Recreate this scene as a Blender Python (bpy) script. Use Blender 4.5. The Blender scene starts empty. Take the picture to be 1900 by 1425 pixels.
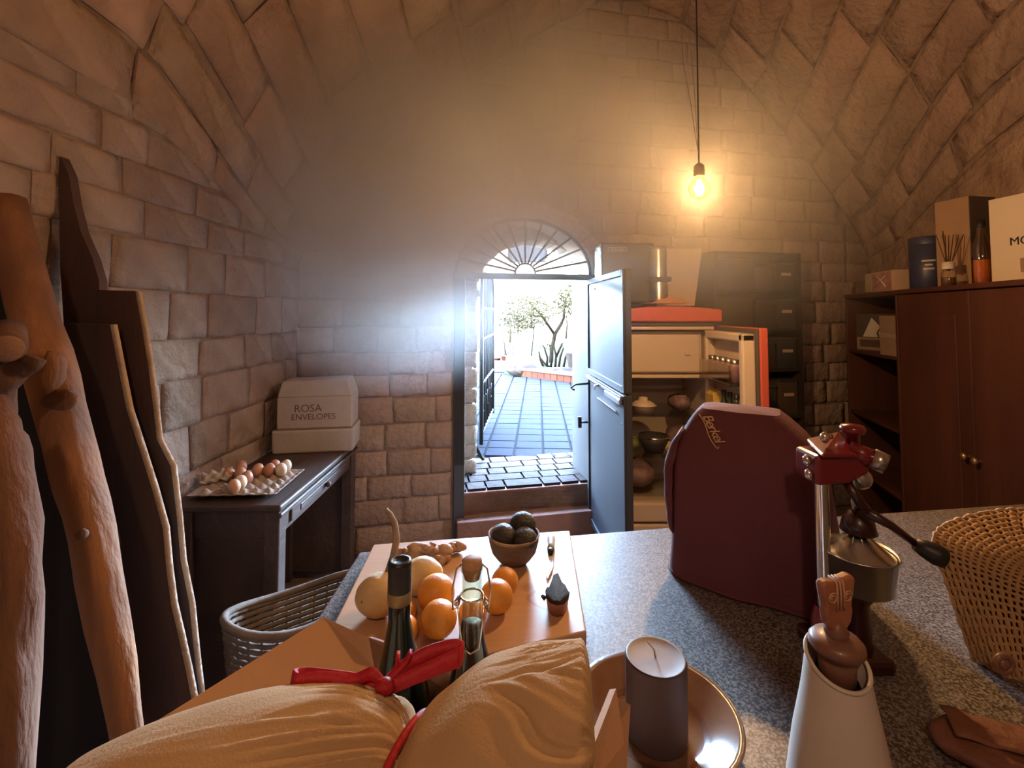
import bpy, math, random
from mathutils import Vector, Matrix, noise
R = math.radians
SC = bpy.context.scene
COL = SC.collection
# ---------------------------------------------------------------- camera
EYE = Vector((0, 0, 1.58)); FPX = 870.0; PITCH = R(2.5); PY0 = 580 - FPX * math.tan(PITCH)
cd = bpy.data.cameras.new('camera'); cam = bpy.data.objects.new('camera', cd); COL.objects.link(cam)
cam.location = EYE; cam.rotation_euler = (R(90) + PITCH, 0, 0)
cd.sensor_width = 36; cd.sensor_fit = 'HORIZONTAL'; cd.lens = 36 * FPX / 1900; cd.shift_y = (PY0 - 712.5) / 1900
cd.clip_start = .02; cd.clip_end = 300
SC.camera = cam
# ---------------------------------------------------------------- colour management, sky, sun, lamps
SC.view_settings.view_transform = 'Standard'; SC.view_settings.look = 'None'
SC.view_settings.gamma = 1; SC.view_settings.use_curve_mapping = False
SC.view_settings.exposure = 0.12
try:
    SC.cycles.use_denoising = True
    SC.cycles.max_bounces = 8; SC.cycles.diffuse_bounces = 4; SC.cycles.volume_bounces = 1; SC.cycles.transparent_max_bounces = 16
    SC.cycles.sample_clamp_indirect = 30; SC.cycles.caustics_reflective = False; SC.cycles.caustics_refractive = False
    SC.cycles.volume_step_rate = 2.0; SC.cycles.volume_max_steps = 64
except Exception:
    pass
w = bpy.data.worlds.new('sky'); SC.world = w; w.use_nodes = True
nt = w.node_tree; bg = nt.nodes['Background']
sky = nt.nodes.new('ShaderNodeTexSky'); sky.sky_type = 'NISHITA'; sky.sun_disc = False
sky.sun_elevation = R(38); sky.sun_rotation = R(200); sky.air_density = 1.0; sky.dust_density = 2.5; sky.ozone_density = 1.5
nt.links.new(sky.outputs[0], bg.inputs[0]); bg.inputs[1].default_value = 66.0
def lamp(name, kind, loc, energy, color, **kw):
    d = bpy.data.lights.new(name, kind); d.energy = energy; d.color = color
    for k, v in kw.items(): setattr(d, k, v)
    o = bpy.data.objects.new(name, d); o.location = loc; COL.objects.link(o); return o
sun = lamp('sun', 'SUN', (0, 10, 12), 40.0, (1, .97, .93), angle=R(.6))
sun.rotation_euler = (R(52), 0, R(-22))          # from behind the house, on to the hillside
lamp('lamp_behind', 'POINT', (-.1, -.75, 2.55), 24, (1, .64, .41), shadow_soft_size=.05)   # the second lamp of the cellar
PORTAL = lamp('doorway_portal', 'AREA', (.19, 3.72, 1.26), 1, (1, 1, 1), shape='RECTANGLE', size=1.05, size_y=1.95)     # only guides the sampling of the sky through the doorway
PORTAL.rotation_euler = (R(-90), 0, math.atan(.2126)); PORTAL.data.cycles.is_portal = True
HAZE_DENSITY = .55; HAZE_G = .25
BULB = (.727, 1.80, 2.06); BULB_W = 98

# ---------------------------------------------------------------- pixel helpers (a real distance is always given)
def ray(px, py):
    a = (px - 950) / FPX; b = (PY0 - py) / FPX
    return Vector((a, math.cos(PITCH) - b * math.sin(PITCH), math.sin(PITCH) + b * math.cos(PITCH)))
def at(px, py, y):
    d = ray(px, py); return EYE + d * (y / d.y)
def at_z(px, py, z):
    d = ray(px, py); return EYE + d * ((z - EYE.z) / d.z)

# ---------------------------------------------------------------- materials
def mat(name, c, rough=.7, metal=0, c2=None, nscale=6, bump=0, bscale=40, rnd=0, detail=4, stretch=None, coat=0, spec=None, emit=None, alpha=1, sss=0):
    m = bpy.data.materials.new(name); m.use_nodes = True
    t = m.node_tree; N = t.nodes; L = t.links; b = N['Principled BSDF']
    b.inputs['Roughness'].default_value = rough; b.inputs['Metallic'].default_value = metal
    b.inputs['Base Color'].default_value = (*c, 1)
    if coat: b.inputs['Coat Weight'].default_value = coat
    if spec is not None: b.inputs['Specular IOR Level'].default_value = spec
    if alpha < 1: b.inputs['Alpha'].default_value = alpha
    if sss:
        b.inputs['Subsurface Weight'].default_value = sss; b.inputs['Subsurface Radius'].default_value = (.02, .008, .004)
    if emit:
        b.inputs['Emission Color'].default_value = (*emit[0], 1); b.inputs['Emission Strength'].default_value = emit[1]
    tc = N.new('ShaderNodeTexCoord'); vec = tc.outputs['Object']
    if stretch:
        mp = N.new('ShaderNodeMapping'); mp.inputs['Scale'].default_value = stretch
        L.new(vec, mp.inputs[0]); vec = mp.outputs[0]
    col = None
    if c2:
        n = N.new('ShaderNodeTexNoise'); n.inputs['Scale'].default_value = nscale; n.inputs['Detail'].default_value = detail
        L.new(vec, n.inputs['Vector'])
        r = N.new('ShaderNodeValToRGB'); r.color_ramp.elements[0].position = .36; r.color_ramp.elements[1].position = .66
        r.color_ramp.elements[0].color = (*c, 1); r.color_ramp.elements[1].color = (*c2, 1)
        L.new(n.outputs['Fac'], r.inputs[0]); col = r.outputs[0]
    if rnd:
        oi = N.new('ShaderNodeObjectInfo'); mr = N.new('ShaderNodeMapRange')
        mr.inputs[3].default_value = 1 - rnd; mr.inputs[4].default_value = 1 + rnd
        L.new(oi.outputs['Random'], mr.inputs[0])
        h = N.new('ShaderNodeHueSaturation'); L.new(mr.outputs[0], h.inputs['Value'])
        mh = N.new('ShaderNodeMapRange'); mh.inputs[3].default_value = .5 - rnd * .06; mh.inputs[4].default_value = .5 + rnd * .06
        mu = N.new('ShaderNodeMath'); mu.operation = 'FRACT'; m7 = N.new('ShaderNodeMath'); m7.operation = 'MULTIPLY'; m7.inputs[1].default_value = 7.31
        L.new(oi.outputs['Random'], m7.inputs[0]); L.new(m7.outputs[0], mu.inputs[0]); L.new(mu.outputs[0], mh.inputs[0]); L.new(mh.outputs[0], h.inputs['Hue'])
        if col: L.new(col, h.inputs['Color'])
        else: h.inputs['Color'].default_value = (*c, 1)
        col = h.outputs[0]
    if col: L.new(col, b.inputs['Base Color'])
    if bump:
        n2 = N.new('ShaderNodeTexNoise'); n2.inputs['Scale'].default_value = bscale; n2.inputs['Detail'].default_value = 6
        L.new(vec, n2.inputs['Vector'])
        bp = N.new('ShaderNodeBump'); bp.inputs['Strength'].default_value = min(1, bump); bp.inputs['Distance'].default_value = .02 * max(1, bump)
        L.new(n2.outputs['Fac'], bp.inputs['Height']); L.new(bp.outputs[0], b.inputs['Normal'])
    return m
def glass(name, tint, gloss=.12, rough=.02):
    """thin clear glass: see-through, a Fresnel gloss on top"""
    m = bpy.data.materials.new(name); m.use_nodes = True; t = m.node_tree; N = t.nodes; L = t.links
    N.remove(N['Principled BSDF'])
    tr = N.new('ShaderNodeBsdfTransparent'); tr.inputs[0].default_value = (*tint, 1)
    gl = N.new('ShaderNodeBsdfGlossy'); gl.inputs['Roughness'].default_value = rough
    fr = N.new('ShaderNodeLayerWeight'); fr.inputs[0].default_value = .35
    mr = N.new('ShaderNodeMapRange'); mr.inputs[3].default_value = gloss * .4; mr.inputs[4].default_value = min(1, gloss * 5)
    mx = N.new('ShaderNodeMixShader'); L.new(fr.outputs['Facing'], mr.inputs[0]); L.new(mr.outputs[0], mx.inputs[0])
    L.new(tr.outputs[0], mx.inputs[1]); L.new(gl.outputs[0], mx.inputs[2]); L.new(mx.outputs[0], N['Material Output'].inputs[0])
    return m
def emission(name, c, s):
    m = bpy.data.materials.new(name); m.use_nodes = True; t = m.node_tree
    e = t.nodes.new('ShaderNodeEmission'); e.inputs[0].default_value = (*c, 1); e.inputs[1].default_value = s
    t.links.new(e.outputs[0], t.nodes['Material Output'].inputs[0]); return m

M = {}
M['stone'] = mat('stone', (.44, .335, .27), .95, c2=(.34, .25, .20), nscale=5, bump=1.6, bscale=16, rnd=.13)
M['vault_stone'] = mat('vault_stone', (.46, .325, .24), .95, c2=(.33, .225, .165), nscale=4, bump=3.0, bscale=9, rnd=.16)
M['mortar'] = mat('mortar', (.36, .27, .205), 1, c2=(.24, .17, .13), nscale=9, bump=.6, bscale=30)
M['outer_stone'] = mat('outer_stone', (0.43680, 0.38220, 0.31668), .95, c2=(0.28392, 0.24024, 0.19656), nscale=9, bump=.8, bscale=25, rnd=.15, spec=.1)
M['floor'] = mat('floor', (.22, .15, .11), .8, c2=(.15, .10, .08), nscale=4, bump=.2)
M['step'] = mat('step', (.34, .20, .15), .8, c2=(.26, .15, .11), nscale=7, bump=.3)
M['paver'] = mat('paver', (0.04642, 0.03564, 0.03058), .9, c2=(0.03216, 0.02565, 0.02218), nscale=14, bump=.3, rnd=.12, spec=.03)
M['tile'] = mat('tile', (.0058, .0064, .0092), .95, c2=(.0045, .0051, .0075), nscale=9, bump=.1, rnd=.06, spec=.02)
M['grout'] = mat('grout', (0.00120, 0.00120, 0.00180), .95, spec=.03)
M['brick'] = mat('brick', (0.01890, 0.00664, 0.00378), .85, c2=(0.01512, 0.00529, 0.00340), nscale=15, bump=.3, rnd=.12, spec=.03)
M['pale_coping'] = mat('pale_coping', (0.02016, 0.01764, 0.01680), .9, c2=(0.01512, 0.01344, 0.01260), nscale=12, bump=.3, spec=.03)
M['concrete'] = mat('concrete', (.55, .50, .47), .9, c2=(.45, .41, .38), nscale=12, bump=.3)
M['steel_paint'] = mat('steel_paint', (.045, .047, .052), .55, .0, c2=(.038, .040, .045), nscale=3, bump=.05, bscale=8, spec=.3)
M['frame_paint'] = mat('frame_paint', (0.0650, 0.0700, 0.0750), .5)
M['iron'] = mat('iron', (0.00700, 0.00660, 0.00680), .6, .2, spec=.1)
M['chrome'] = mat('chrome', (.75, .73, .70), .18, 1)
M['steel'] = mat('steel', (.62, .60, .57), .28, 1, c2=(.5, .48, .45), nscale=8)
M['black'] = mat('black', (.015, .014, .014), .45)
M['dark_plastic'] = mat('dark_plastic', (.05, .045, .045), .5)

# ---------------------------------------------------------------- mesh builder
class MB:
    def __init__(s): s.v = []; s.f = []; s.sm = []
    def add(s, vs, fs, smooth=False):
        o = len(s.v); s.v += [Vector(p) for p in vs]; s.f += [tuple(i + o for i in f) for f in fs]; s.sm += [smooth] * len(fs); return s
    def box(s, c, size, rot=None, taper=1.0):
        x, y, z = (k / 2 for k in size); P = []
        for sz in (-1, 1):
            k = taper if sz > 0 else 1
            for a, b in ((-1, -1), (1, -1), (1, 1), (-1, 1)): P.append(Vector((a * x * k, b * y * k, sz * z)))
        if rot is not None: P = [rot @ p for p in P]
        c = Vector(c); P = [p + c for p in P]
        return s.add(P, [(3, 2, 1, 0), (4, 5, 6, 7), (0, 1, 5, 4), (1, 2, 6, 5), (2, 3, 7, 6), (3, 0, 4, 7)])
    def hexa(s, bot, top):
        return s.add(list(bot) + list(top), [(3, 2, 1, 0), (4, 5, 6, 7), (0, 1, 5, 4), (1, 2, 6, 5), (2, 3, 7, 6), (3, 0, 4, 7)])
    def prism(s, poly, off):
        """closed polygon of points, pushed by vector off"""
        n = len(poly); off = Vector(off); P = [Vector(p) for p in poly]
        s.add(P + [p + off for p in P], [tuple(range(n))[::-1], tuple(range(n, 2 * n))] + [(i, (i + 1) % n, n + (i + 1) % n, n + i) for i in range(n)]); return s
    def lathe(s, prof, n=24, c=(0, 0, 0), smooth=True, rot=None, a0=0, sq=None):
        c = Vector(c); P = []; F = []
        for r, z in prof:
            for i in range(n):
                a = a0 + 2 * math.pi * i / n; p = Vector((r * math.cos(a), r * math.sin(a), z))
                if rot is not None: p = rot @ p
                P.append(p + c)
        for j in range(len(prof) - 1):
            for i in range(n):
                F.append((j * n + i, j * n + (i + 1) % n, (j + 1) * n + (i + 1) % n, (j + 1) * n + i))
        s.add(P, F, smooth)
        return s
    def tube(s, path, rad, n=8, smooth=True, cap=True, wob=0, seed=0):
        path = [Vector(p) for p in path]; k = len(path)
        if not hasattr(rad, '__len__'): rad = [rad] * k
        P = []; F = []; up = None
        for j in range(k):
            d = (path[min(j + 1, k - 1)] - path[max(j - 1, 0)])
            d = d.normalized() if d.length > 1e-9 else Vector((0, 0, 1))
            if up is None:
                up = d.orthogonal().normalized()
            up = (up - d * up.dot(d)); up = up.normalized() if up.length > 1e-6 else d.orthogonal().normalized()
            sd = d.cross(up)
            for i in range(n):
                a = 2 * math.pi * i / n; e = up * math.cos(a) + sd * math.sin(a); r = rad[j]
                if wob: r *= 1 + wob * noise.noise(Vector((e.x * 1.3 + seed, e.y * 1.3, j * .35 + seed)))
                P.append(path[j] + e * r)
        for j in range(k - 1):
            for i in range(n): F.append((j * n + i, j * n + (i + 1) % n, (j + 1) * n + (i + 1) % n, (j + 1) * n + i))
        if cap: F += [tuple(range(n))[::-1], tuple(range((k - 1) * n, k * n))]
        return s.add(P, F, smooth)
    def ball(s, c, r, nu=20, nv=12, rot=None, fn=None):
        """ellipsoid with radii r (a number or three); fn(unit vector) -> extra radius factor"""
        c = Vector(c); r = Vector((r, r, r)) if not hasattr(r, '__len__') else Vector(r); P = []; F = []
        for j in range(nv + 1):
            t = math.pi * j / nv
            for i in range(nu):
                a = 2 * math.pi * i / nu; e = Vector((math.sin(t) * math.cos(a), math.sin(t) * math.sin(a), math.cos(t)))
                k = fn(e) if fn else 1; p = Vector((e.x * r.x, e.y * r.y, e.z * r.z)) * k
                if rot is not None: p = rot @ p
                P.append(p + c)
        for j in range(nv):
            for i in range(nu): F.append((j * nu + i, (j + 1) * nu + i, (j + 1) * nu + (i + 1) % nu, j * nu + (i + 1) % nu))
        return s.add(P, F, True)
    def grid(s, fn, nu, nv, smooth=True, wrap=False):
        P = [fn(i / nu, j / nv) for j in range(nv + 1) for i in range(nu + (0 if wrap else 1))]; W = nu if wrap else nu + 1
        F = [(j * W + i, j * W + (i + 1) % W, (j + 1) * W + (i + 1) % W, (j + 1) * W + i) for j in range(nv) for i in range(nu)]
        return s.add(P, F, smooth)
    def mesh(s, name):
        me = bpy.data.meshes.new(name); me.from_pydata(s.v, [], s.f); me.polygons.foreach_set('use_smooth', s.sm); me.update()
        return me
def link(name, data, m=None, parent=None, loc=None, rot=None):
    o = bpy.data.objects.new(name, data); COL.objects.link(o)
    if m is not None and data is not None:
        data.materials.clear(); data.materials.append(m)
    if parent is not None: o.parent = parent
    if loc is not None: o.location = loc
    if rot is not None: o.rotation_euler = rot
    return o
def part(name, mb, m, parent=None, bev=0, seg=2, label=None, loc=None, rot=None, solid=0):
    o = link(name, mb.mesh(name), m, parent, loc, rot)
    if solid:
        d = o.modifiers.new('thickness', 'SOLIDIFY'); d.thickness = solid; d.offset = 0
    if bev:
        d = o.modifiers.new('bevel', 'BEVEL'); d.width = bev; d.segments = seg; d.limit_method = 'ANGLE'; d.angle_limit = R(40)
    if label: o['label'] = label
    return o
def tag(o, label, cat, group=None, kind=None):
    if label: o['label'] = label
    if cat: o['category'] = cat
    if group: o['group'] = group
    if kind: o['kind'] = kind
    return o
def thing(name, label, cat, loc=(0, 0, 0), rz=0, group=None, kind=None, rot=None):
    o = bpy.data.objects.new(name, None); COL.objects.link(o); o.location = loc; o.rotation_euler = rot if rot else (0, 0, rz)
    o.empty_display_size = .05
    return tag(o, label, cat, group, kind)
def copy_tree(o, parent=None):
    c = o.copy(); COL.objects.link(c); c.parent = parent
    for ch in list(o.children): copy_tree(ch, c)
    return c
def text(name, body, size, m, parent, mtx, ext=.0006, shear=0, label=None, spacing=1.0):
    cu = bpy.data.curves.new(name, 'FONT'); cu.body = body; cu.size = size; cu.extrude = ext; cu.align_x = 'CENTER'; cu.align_y = 'CENTER'
    cu.shear = shear; cu.space_character = spacing
    tmp = bpy.data.objects.new(name + '_curve', cu); COL.objects.link(tmp); dg = bpy.context.evaluated_depsgraph_get()
    me = bpy.data.meshes.new_from_object(tmp.evaluated_get(dg)); bpy.data.objects.remove(tmp); bpy.data.curves.remove(cu)
    o = bpy.data.objects.new(name, me); COL.objects.link(o); me.materials.clear(); me.materials.append(m); o.parent = parent; o.matrix_local = mtx
    if label: o['label'] = label
    return o
def frame_mtx(o, x, y):
    """matrix with origin o, x axis along x, y axis near y"""
    x = Vector(x).normalized(); y = Vector(y); z = x.cross(y).normalized(); y = z.cross(x)
    return Matrix(((x.x, y.x, z.x, o[0]), (x.y, y.y, z.y, o[1]), (x.z, y.z, z.z, o[2]), (0, 0, 0, 1)))
rng = random.Random(7)
Z3 = Matrix.Identity(3)
def rotz(a): return Matrix.Rotation(a, 3, 'Z')
def rotx(a): return Matrix.Rotation(a, 3, 'X')
def roty(a): return Matrix.Rotation(a, 3, 'Y')

# ================================================================ THE ROOM
WO = Vector((.06, 3.33, 0)); YAW = math.atan(.2126); WU = Vector((math.cos(YAW), math.sin(YAW), 0)); WN = Vector((WU.y, -WU.x, 0))   # far wall: origin, along, towards the room
def wallp(u, z, h=0): return WO + WU * u + WN * h + Vector((0, 0, z))
def wall_u(px, py):
    d = ray(px, py); k = WN.dot(WO - EYE) / WN.dot(d); p = EYE + d * k
    return (p - WO).dot(WU), p.z
L0 = Vector((-1.379, 3.024, 0)); R0 = Vector((3.02, 3.96, 0)); YB = -1.3
def left_pt(y): return Vector((-1.379 - .05 * (3.024 - y), y, 0))
def right_pt(y): return Vector((2.52 + .259 * (max(y, 1.2) - 1.9), y, 0))
END = [(0, 1.93), (.03, 2.20), (.061, 2.42), (.138, 2.82), (.257, 3.30), (.336, 3.56), (.452, 3.92), (.52, 3.98), (.60, 3.90), (.68, 3.66), (.76, 3.32), (.86, 2.85), (.94, 2.42), (.975, 2.18), (1, 2.0)]
def prof_end(t):
    for (a, za), (b, zb) in zip(END, END[1:]):
        if t <= b: return za + (zb - za) * (t - a) / (b - a)
    return END[-1][1]
def sstep(x): x = min(1, max(0, x)); return x * x * (3 - 2 * x)
def vault(s, t, h=0):
    """point of the vault: s from the far wall (0) to the near wall (1), t along the arch, h inwards"""
    def raw(s, t):
        y0, y1 = 3.024, YB; a = left_pt(y0 + (y1 - y0) * s); b = right_pt(3.96 + (y1 - 3.96) * s)
        tau = .5 - .5 * math.cos(math.pi * t); k = sstep(s * 4.3 / 1.5)
        near = 2.38 + 1.6 * math.sqrt(max(0, 1 - (2 * tau - 1) ** 2)) - .3 * k * max(0, tau - .75) * 4 * (tau > .75) * 0
        z = prof_end(tau) * (1 - k) + near * k
        p = a.lerp(b, tau); p.z = z; return p
    p = raw(s, t)
    if h:
        e = 1e-3; du = raw(min(1, s + e), t) - raw(max(-.1, s - e), t); dv = raw(s, min(1, t + e)) - raw(s, max(0, t - e))
        n = du.cross(dv)
        if n.length > 1e-12:
            n.normalize(); c = Vector((.7, 1.2, 1.4))
            if n.dot(c - p) < 0: n = -n
            p = p + n * h
    return p
def stone_mesh(fn, u0, u1, v0, v1, depth, jit, r, base=-.012):
    cu = [(u0, v0), (u1, v0), (u1, v1), (u0, v1)]; cu = [(a + r.uniform(-jit, jit), b + r.uniform(-jit, jit)) for a, b in cu]
    fr = (0, .14, .86, 1); P = []; F = []
    for j, b in enumerate(fr):
        for i, a in enumerate(fr):
            ua = (cu[0][0] * (1 - a) + cu[1][0] * a) * (1 - b) + (cu[3][0] * (1 - a) + cu[2][0] * a) * b
            va = (cu[0][1] * (1 - a) + cu[1][1] * a) * (1 - b) + (cu[3][1] * (1 - a) + cu[2][1] * a) * b
            edge = i in (0, 3) or j in (0, 3); corner = i in (0, 3) and j in (0, 3)
            h = depth * (.15 if corner else .45) if edge else depth * r.uniform(.8, 1.25)
            P.append(fn(ua, va, h))
    for j in range(3):
        for i in range(3): F.append((j * 4 + i, j * 4 + i + 1, j * 4 + i + 5, j * 4 + i + 4))
    ring = [0, 1, 2, 3, 7, 11, 15, 14, 13, 12, 8, 4]; o = 16
    for q in ring:
        i, j = q % 4, q // 4; a, b = fr[i], fr[j]
        ua = (cu[0][0] * (1 - a) + cu[1][0] * a) * (1 - b) + (cu[3][0] * (1 - a) + cu[2][0] * a) * b
        va = (cu[0][1] * (1 - a) + cu[1][1] * a) * (1 - b) + (cu[3][1] * (1 - a) + cu[2][1] * a) * b
        P.append(fn(ua, va, base))
    for k in range(12): F.append((ring[k], o + k, o + (k + 1) % 12, ring[(k + 1) % 12]))
    return P, F
def stone(fn, u0, u1, v0, v1, depth, jit, m, parent, r, name='stone'):
    P, F = stone_mesh(fn, u0, u1, v0, v1, depth, jit, r)
    c = sum(P, Vector()) / len(P); b = MB(); b.add([p - c for p in P], F, False)
    b.sm = [k < 9 for k in range(len(F))]
    return part(name, b, m, parent, loc=c)
rs = random.Random(3)
# --- floor
b = MB(); b.box((.6, 1.2, -.05), (5.6, 6.4, .1)); tag(part('floor', b, M['floor']), 'dark cellar floor below the worktop', 'floor', kind='structure')
# --- vaulted ceiling: mortar shell and its stones
b = MB(); b.grid(lambda i, j: vault(-.05 + 1.05 * j, i, -.004), 48, 42)
def shell_out(i, j):
    p = vault(j, i, -.25); return p
b.grid(shell_out, 24, 20)
ceil = tag(part('ceiling', b, M['mortar']), 'rough stone barrel vault over the whole cellar', 'ceiling', kind='structure')
NT = 21
for c in range(NT):
    t0, t1 = c / NT, (c + 1) / NT; s = -.0 if c % 2 else 0
    s = 0.0; first = True; tm = (t0 + t1) / 2
    send = .62
    while s < send:
        ln = rs.uniform(.08, .15) * (.6 if first and c % 2 else 1)
        g = rs.choice((.0006, .0009, .0012, .0022)); gt = rs.choice((.0006, .0010, .0014, .0030))
        e = min(s + ln, send + .02)
        stone(lambda u, v, h: vault(min(1, max(0, u)), min(1, max(0, v)), h), s + g, e - g, t0 + gt, t1 - gt, rs.uniform(.006, .024), .0026, M['vault_stone'], ceil, rs)
        s = e; first = False
# --- far wall with the arched doorway
DU0, DU1, DSP, DRISE = -.47, .545, 1.84, .42; DC = (DU0 + DU1) / 2; DW = (DU1 - DU0) / 2; WT = .33
def door_top(u):
    k = (u - DC) / DW; return DSP + DRISE * math.sqrt(max(0, 1 - k * k))
UL = (L0 - WO).dot(WU) - .3; UR = (R0 - WO).dot(WU) + .4; ZT = 4.5
b = MB()
def slab(poly):   # poly of (u,z): front at h=0, back at h=-WT
    b.prism([wallp(u, z, 0) for u, z in poly], WN * -WT)
slab([(UL, -.05), (DU0, -.05), (DU0, ZT), (UL, ZT)]); slab([(DU1, -.05), (UR, -.05), (UR, ZT), (DU1, ZT)])
slab([(DU0, -.05), (DU1, -.05), (DU1, .34), (DU0, .34)])
n = 16
for i in range(n):
    ua, ub = DC - DW * math.cos(math.pi * i / n), DC - DW * math.cos(math.pi * (i + 1) / n)
    slab([(ua, door_top(ua)), (ub, door_top(ub)), (ub, ZT), (ua, ZT)])
wall_far = tag(part('wall_far', b, M['mortar']), 'far stone wall with the arched doorway', 'wall', kind='structure')
UL0 = (L0 - WO).dot(WU); UR0 = (R0 - WO).dot(WU)
z = 0.0; row = 0
while z < 3.9:
    hh = rs.uniform(.145, .185); u = UL0 + (0 if row % 2 else -.12)
    while u < UR0:
        ln = rs.uniform(.22, .38); ue = u + ln
        um, zm = (u + ue) / 2, z + hh / 2; tau = (um - UL0) / (UR0 - UL0)
        segs = [(u, ue)]
        hidden = (1.45 < um < 2.0 and zm < 1.6) or (.85 < um < 1.45 and zm < 1.35)
        if ue > DU0 - .14 and u < DU1 + .14 and z < DSP + DRISE + .12 and (zm > DSP - .05 or (ue > DU0 - .02 and u < DU1 + .02)):
            # cut the stone at the doorway
            segs = []
            if zm < DSP - .05: lo, hi = DU0, DU1
            else:
                q = math.sqrt(max(0, 1 - ((max(z, DSP) - DSP) / (DRISE + .125)) ** 2)); lo, hi = DC - (DW + .125) * q, DC + (DW + .125) * q
            if u < lo - .05: segs.append((u, min(ue, lo - .012)))
            if ue > hi + .05: segs.append((max(u, hi + .012), ue))
        for a, e in segs:
            ta = (a + e) / 2; ta = (ta - UL0) / (UR0 - UL0)
            if 0 < ta < 1 and zm - hh * .7 < prof_end(ta) and not hidden and e - a > .06:
                g = .0025
                stone(wallp, a + g, e - g, z + g, z + hh - g, rs.uniform(.005, .014), .007, M['stone'], wall_far, rs)
        u = ue
    z += hh; row += 1
for i in range(15):   # voussoirs round the arch, flush with the wall
    a0, a1 = math.pi * i / 15, math.pi * (i + 1) / 15
    def arch_face(a, r, h): return wallp(DC - (DW + r) * math.cos(a), DSP + (DRISE + r) * math.sin(a), h)
    stone(arch_face, a0 + .006, a1 - .006, .006, .122 + rs.uniform(-.012, .012), rs.uniform(.004, .012), .006, M['stone'], wall_far, rs)
# the narrower outer arch: rough stones of its left edge, its face and its soffit, seen through the fanlight
OC, OW, OSP, ORI, OH = .20, .475, 1.70, .46, -.34
def rev_l(v, z, h): return wallp(OC - OW + h - .03, z, -v)
z = .36
while z < 1.72:
    hh = rs.uniform(.11, .2); stone(rev_l, .36, .49, z + .003, z + hh - .003, rs.uniform(.02, .05), .008, M['outer_stone'], wall_far, rs); stone(rev_l, .49, .64, z + .003, z + hh - .003, rs.uniform(.02, .06), .008, M['outer_stone'], wall_far, rs)
    def face_l(u, zz, h): return wallp(u, zz, OH + h)
    stone(face_l, DU0, OC - OW + .01, z + .003, z + hh - .003, rs.uniform(.01, .02), .006, M['outer_stone'], wall_far, rs); z += hh
for i in range(13):
    a0, a1 = math.pi * i / 13, math.pi * (i + 1) / 13
    def ringf(a, r, h): return wallp(OC - (OW + r) * math.cos(a), OSP + (ORI + r) * math.sin(a), OH + h)
    for r0_, r1_ in ((.0, .10), (.10, .21)): stone(ringf, a0 + .01, a1 - .01, r0_ + .003, r1_ - .003, rs.uniform(.008, .02), .008, M['outer_stone'], wall_far, rs)
    def vou(a, v, h): return wallp(OC - (OW - h) * math.cos(a), OSP + (ORI - h) * math.sin(a), -v)
    stone(vou, a0 + .01, a1 - .01, .345, .62, rs.uniform(.004, .02), .008, M['outer_stone'], wall_far, rs)
# --- left wall
LD = Vector((-.05, -1, 0)).normalized(); LN = Vector((1, -.05, 0)).normalized()
def leftp(s, z, h=0): return L0 + LD * s + LN * h + Vector((0, 0, z))
b = MB(); b.prism([leftp(-.3, -.05), leftp(4.5, -.05), leftp(4.5, 4.5), leftp(-.3, 4.5)], LN * -.3)
wall_left = tag(part('wall_left', b, M['mortar']), 'left stone wall behind the leaning timber', 'wall', kind='structure')
z = .2; row = 0
while z < 2.45:
    hh = rs.uniform(.14, .21); s = -.15 if row % 2 else 0
    while s < 2.1:
        ln = rs.uniform(.2, .42); e = s + ln
        if max(s, 0) < e - .06:
            g = .003; stone(leftp, max(s, .005) + g, e - g, z + g, z + hh - g, rs.uniform(.005, .014), .010, M['stone'], wall_left, rs)
        s = e
    z += hh; row += 1
# --- right wall and near wall
b = MB(); pr = [right_pt(YB - .2), right_pt(1.2), R0 + Vector((.12, .5, 0))]
for a, c in zip(pr, pr[1:]):
    d = (c - a).normalized(); nn = Vector((d.y, -d.x, 0))
    b.prism([a + Vector((0, 0, -.05)), c + Vector((0, 0, -.05)), c + Vector((0, 0, 4.5)), a + Vector((0, 0, 4.5))], nn * .3)
tag(part('wall_right', b, M['vault_stone']), 'right stone wall behind the tall cabinet', 'wall', kind='structure')
b = MB(); b.box((.5, YB - .15, 2.2), (5, .3, 4.6)); tag(part('wall_near', b, M['vault_stone']), 'near wall behind the viewer', 'wall', kind='structure')
# --- the house outside, carried up unseen to shade the yard from the sun
b = MB()
def oslab(poly): b.prism([wallp(u, z, OH - .02) for u, z in poly], WN * -.28)
oslab([(-6, -.3), (OC - OW - .02, -.3), (OC - OW - .02, 7), (-6, 7)]); oslab([(OC + OW + .02, -.3), (8, -.3), (8, 7), (OC + OW + .02, 7)])
for i in range(14):
    ua, ub = OC - (OW + .02) * math.cos(math.pi * i / 14), OC - (OW + .02) * math.cos(math.pi * (i + 1) / 14)
    za, zb = (OSP + (ORI + .02) * math.sqrt(max(0, 1 - ((q - OC) / (OW + .02)) ** 2)) for q in (ua, ub)); oslab([(ua, za), (ub, zb), (ub, 7), (ua, 7)])
tag(part('wall_outside', b, M['outer_stone']), 'outer house wall, its unseen upper part added to shade the yard', 'wall', kind='structure')
b = MB(); b.box((.6, 1.0, 6.9), (9, 5.6, .2)); tag(part('roof', b, M['outer_stone']), 'unseen house roof added above the cellar', 'roof', kind='structure')

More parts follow.
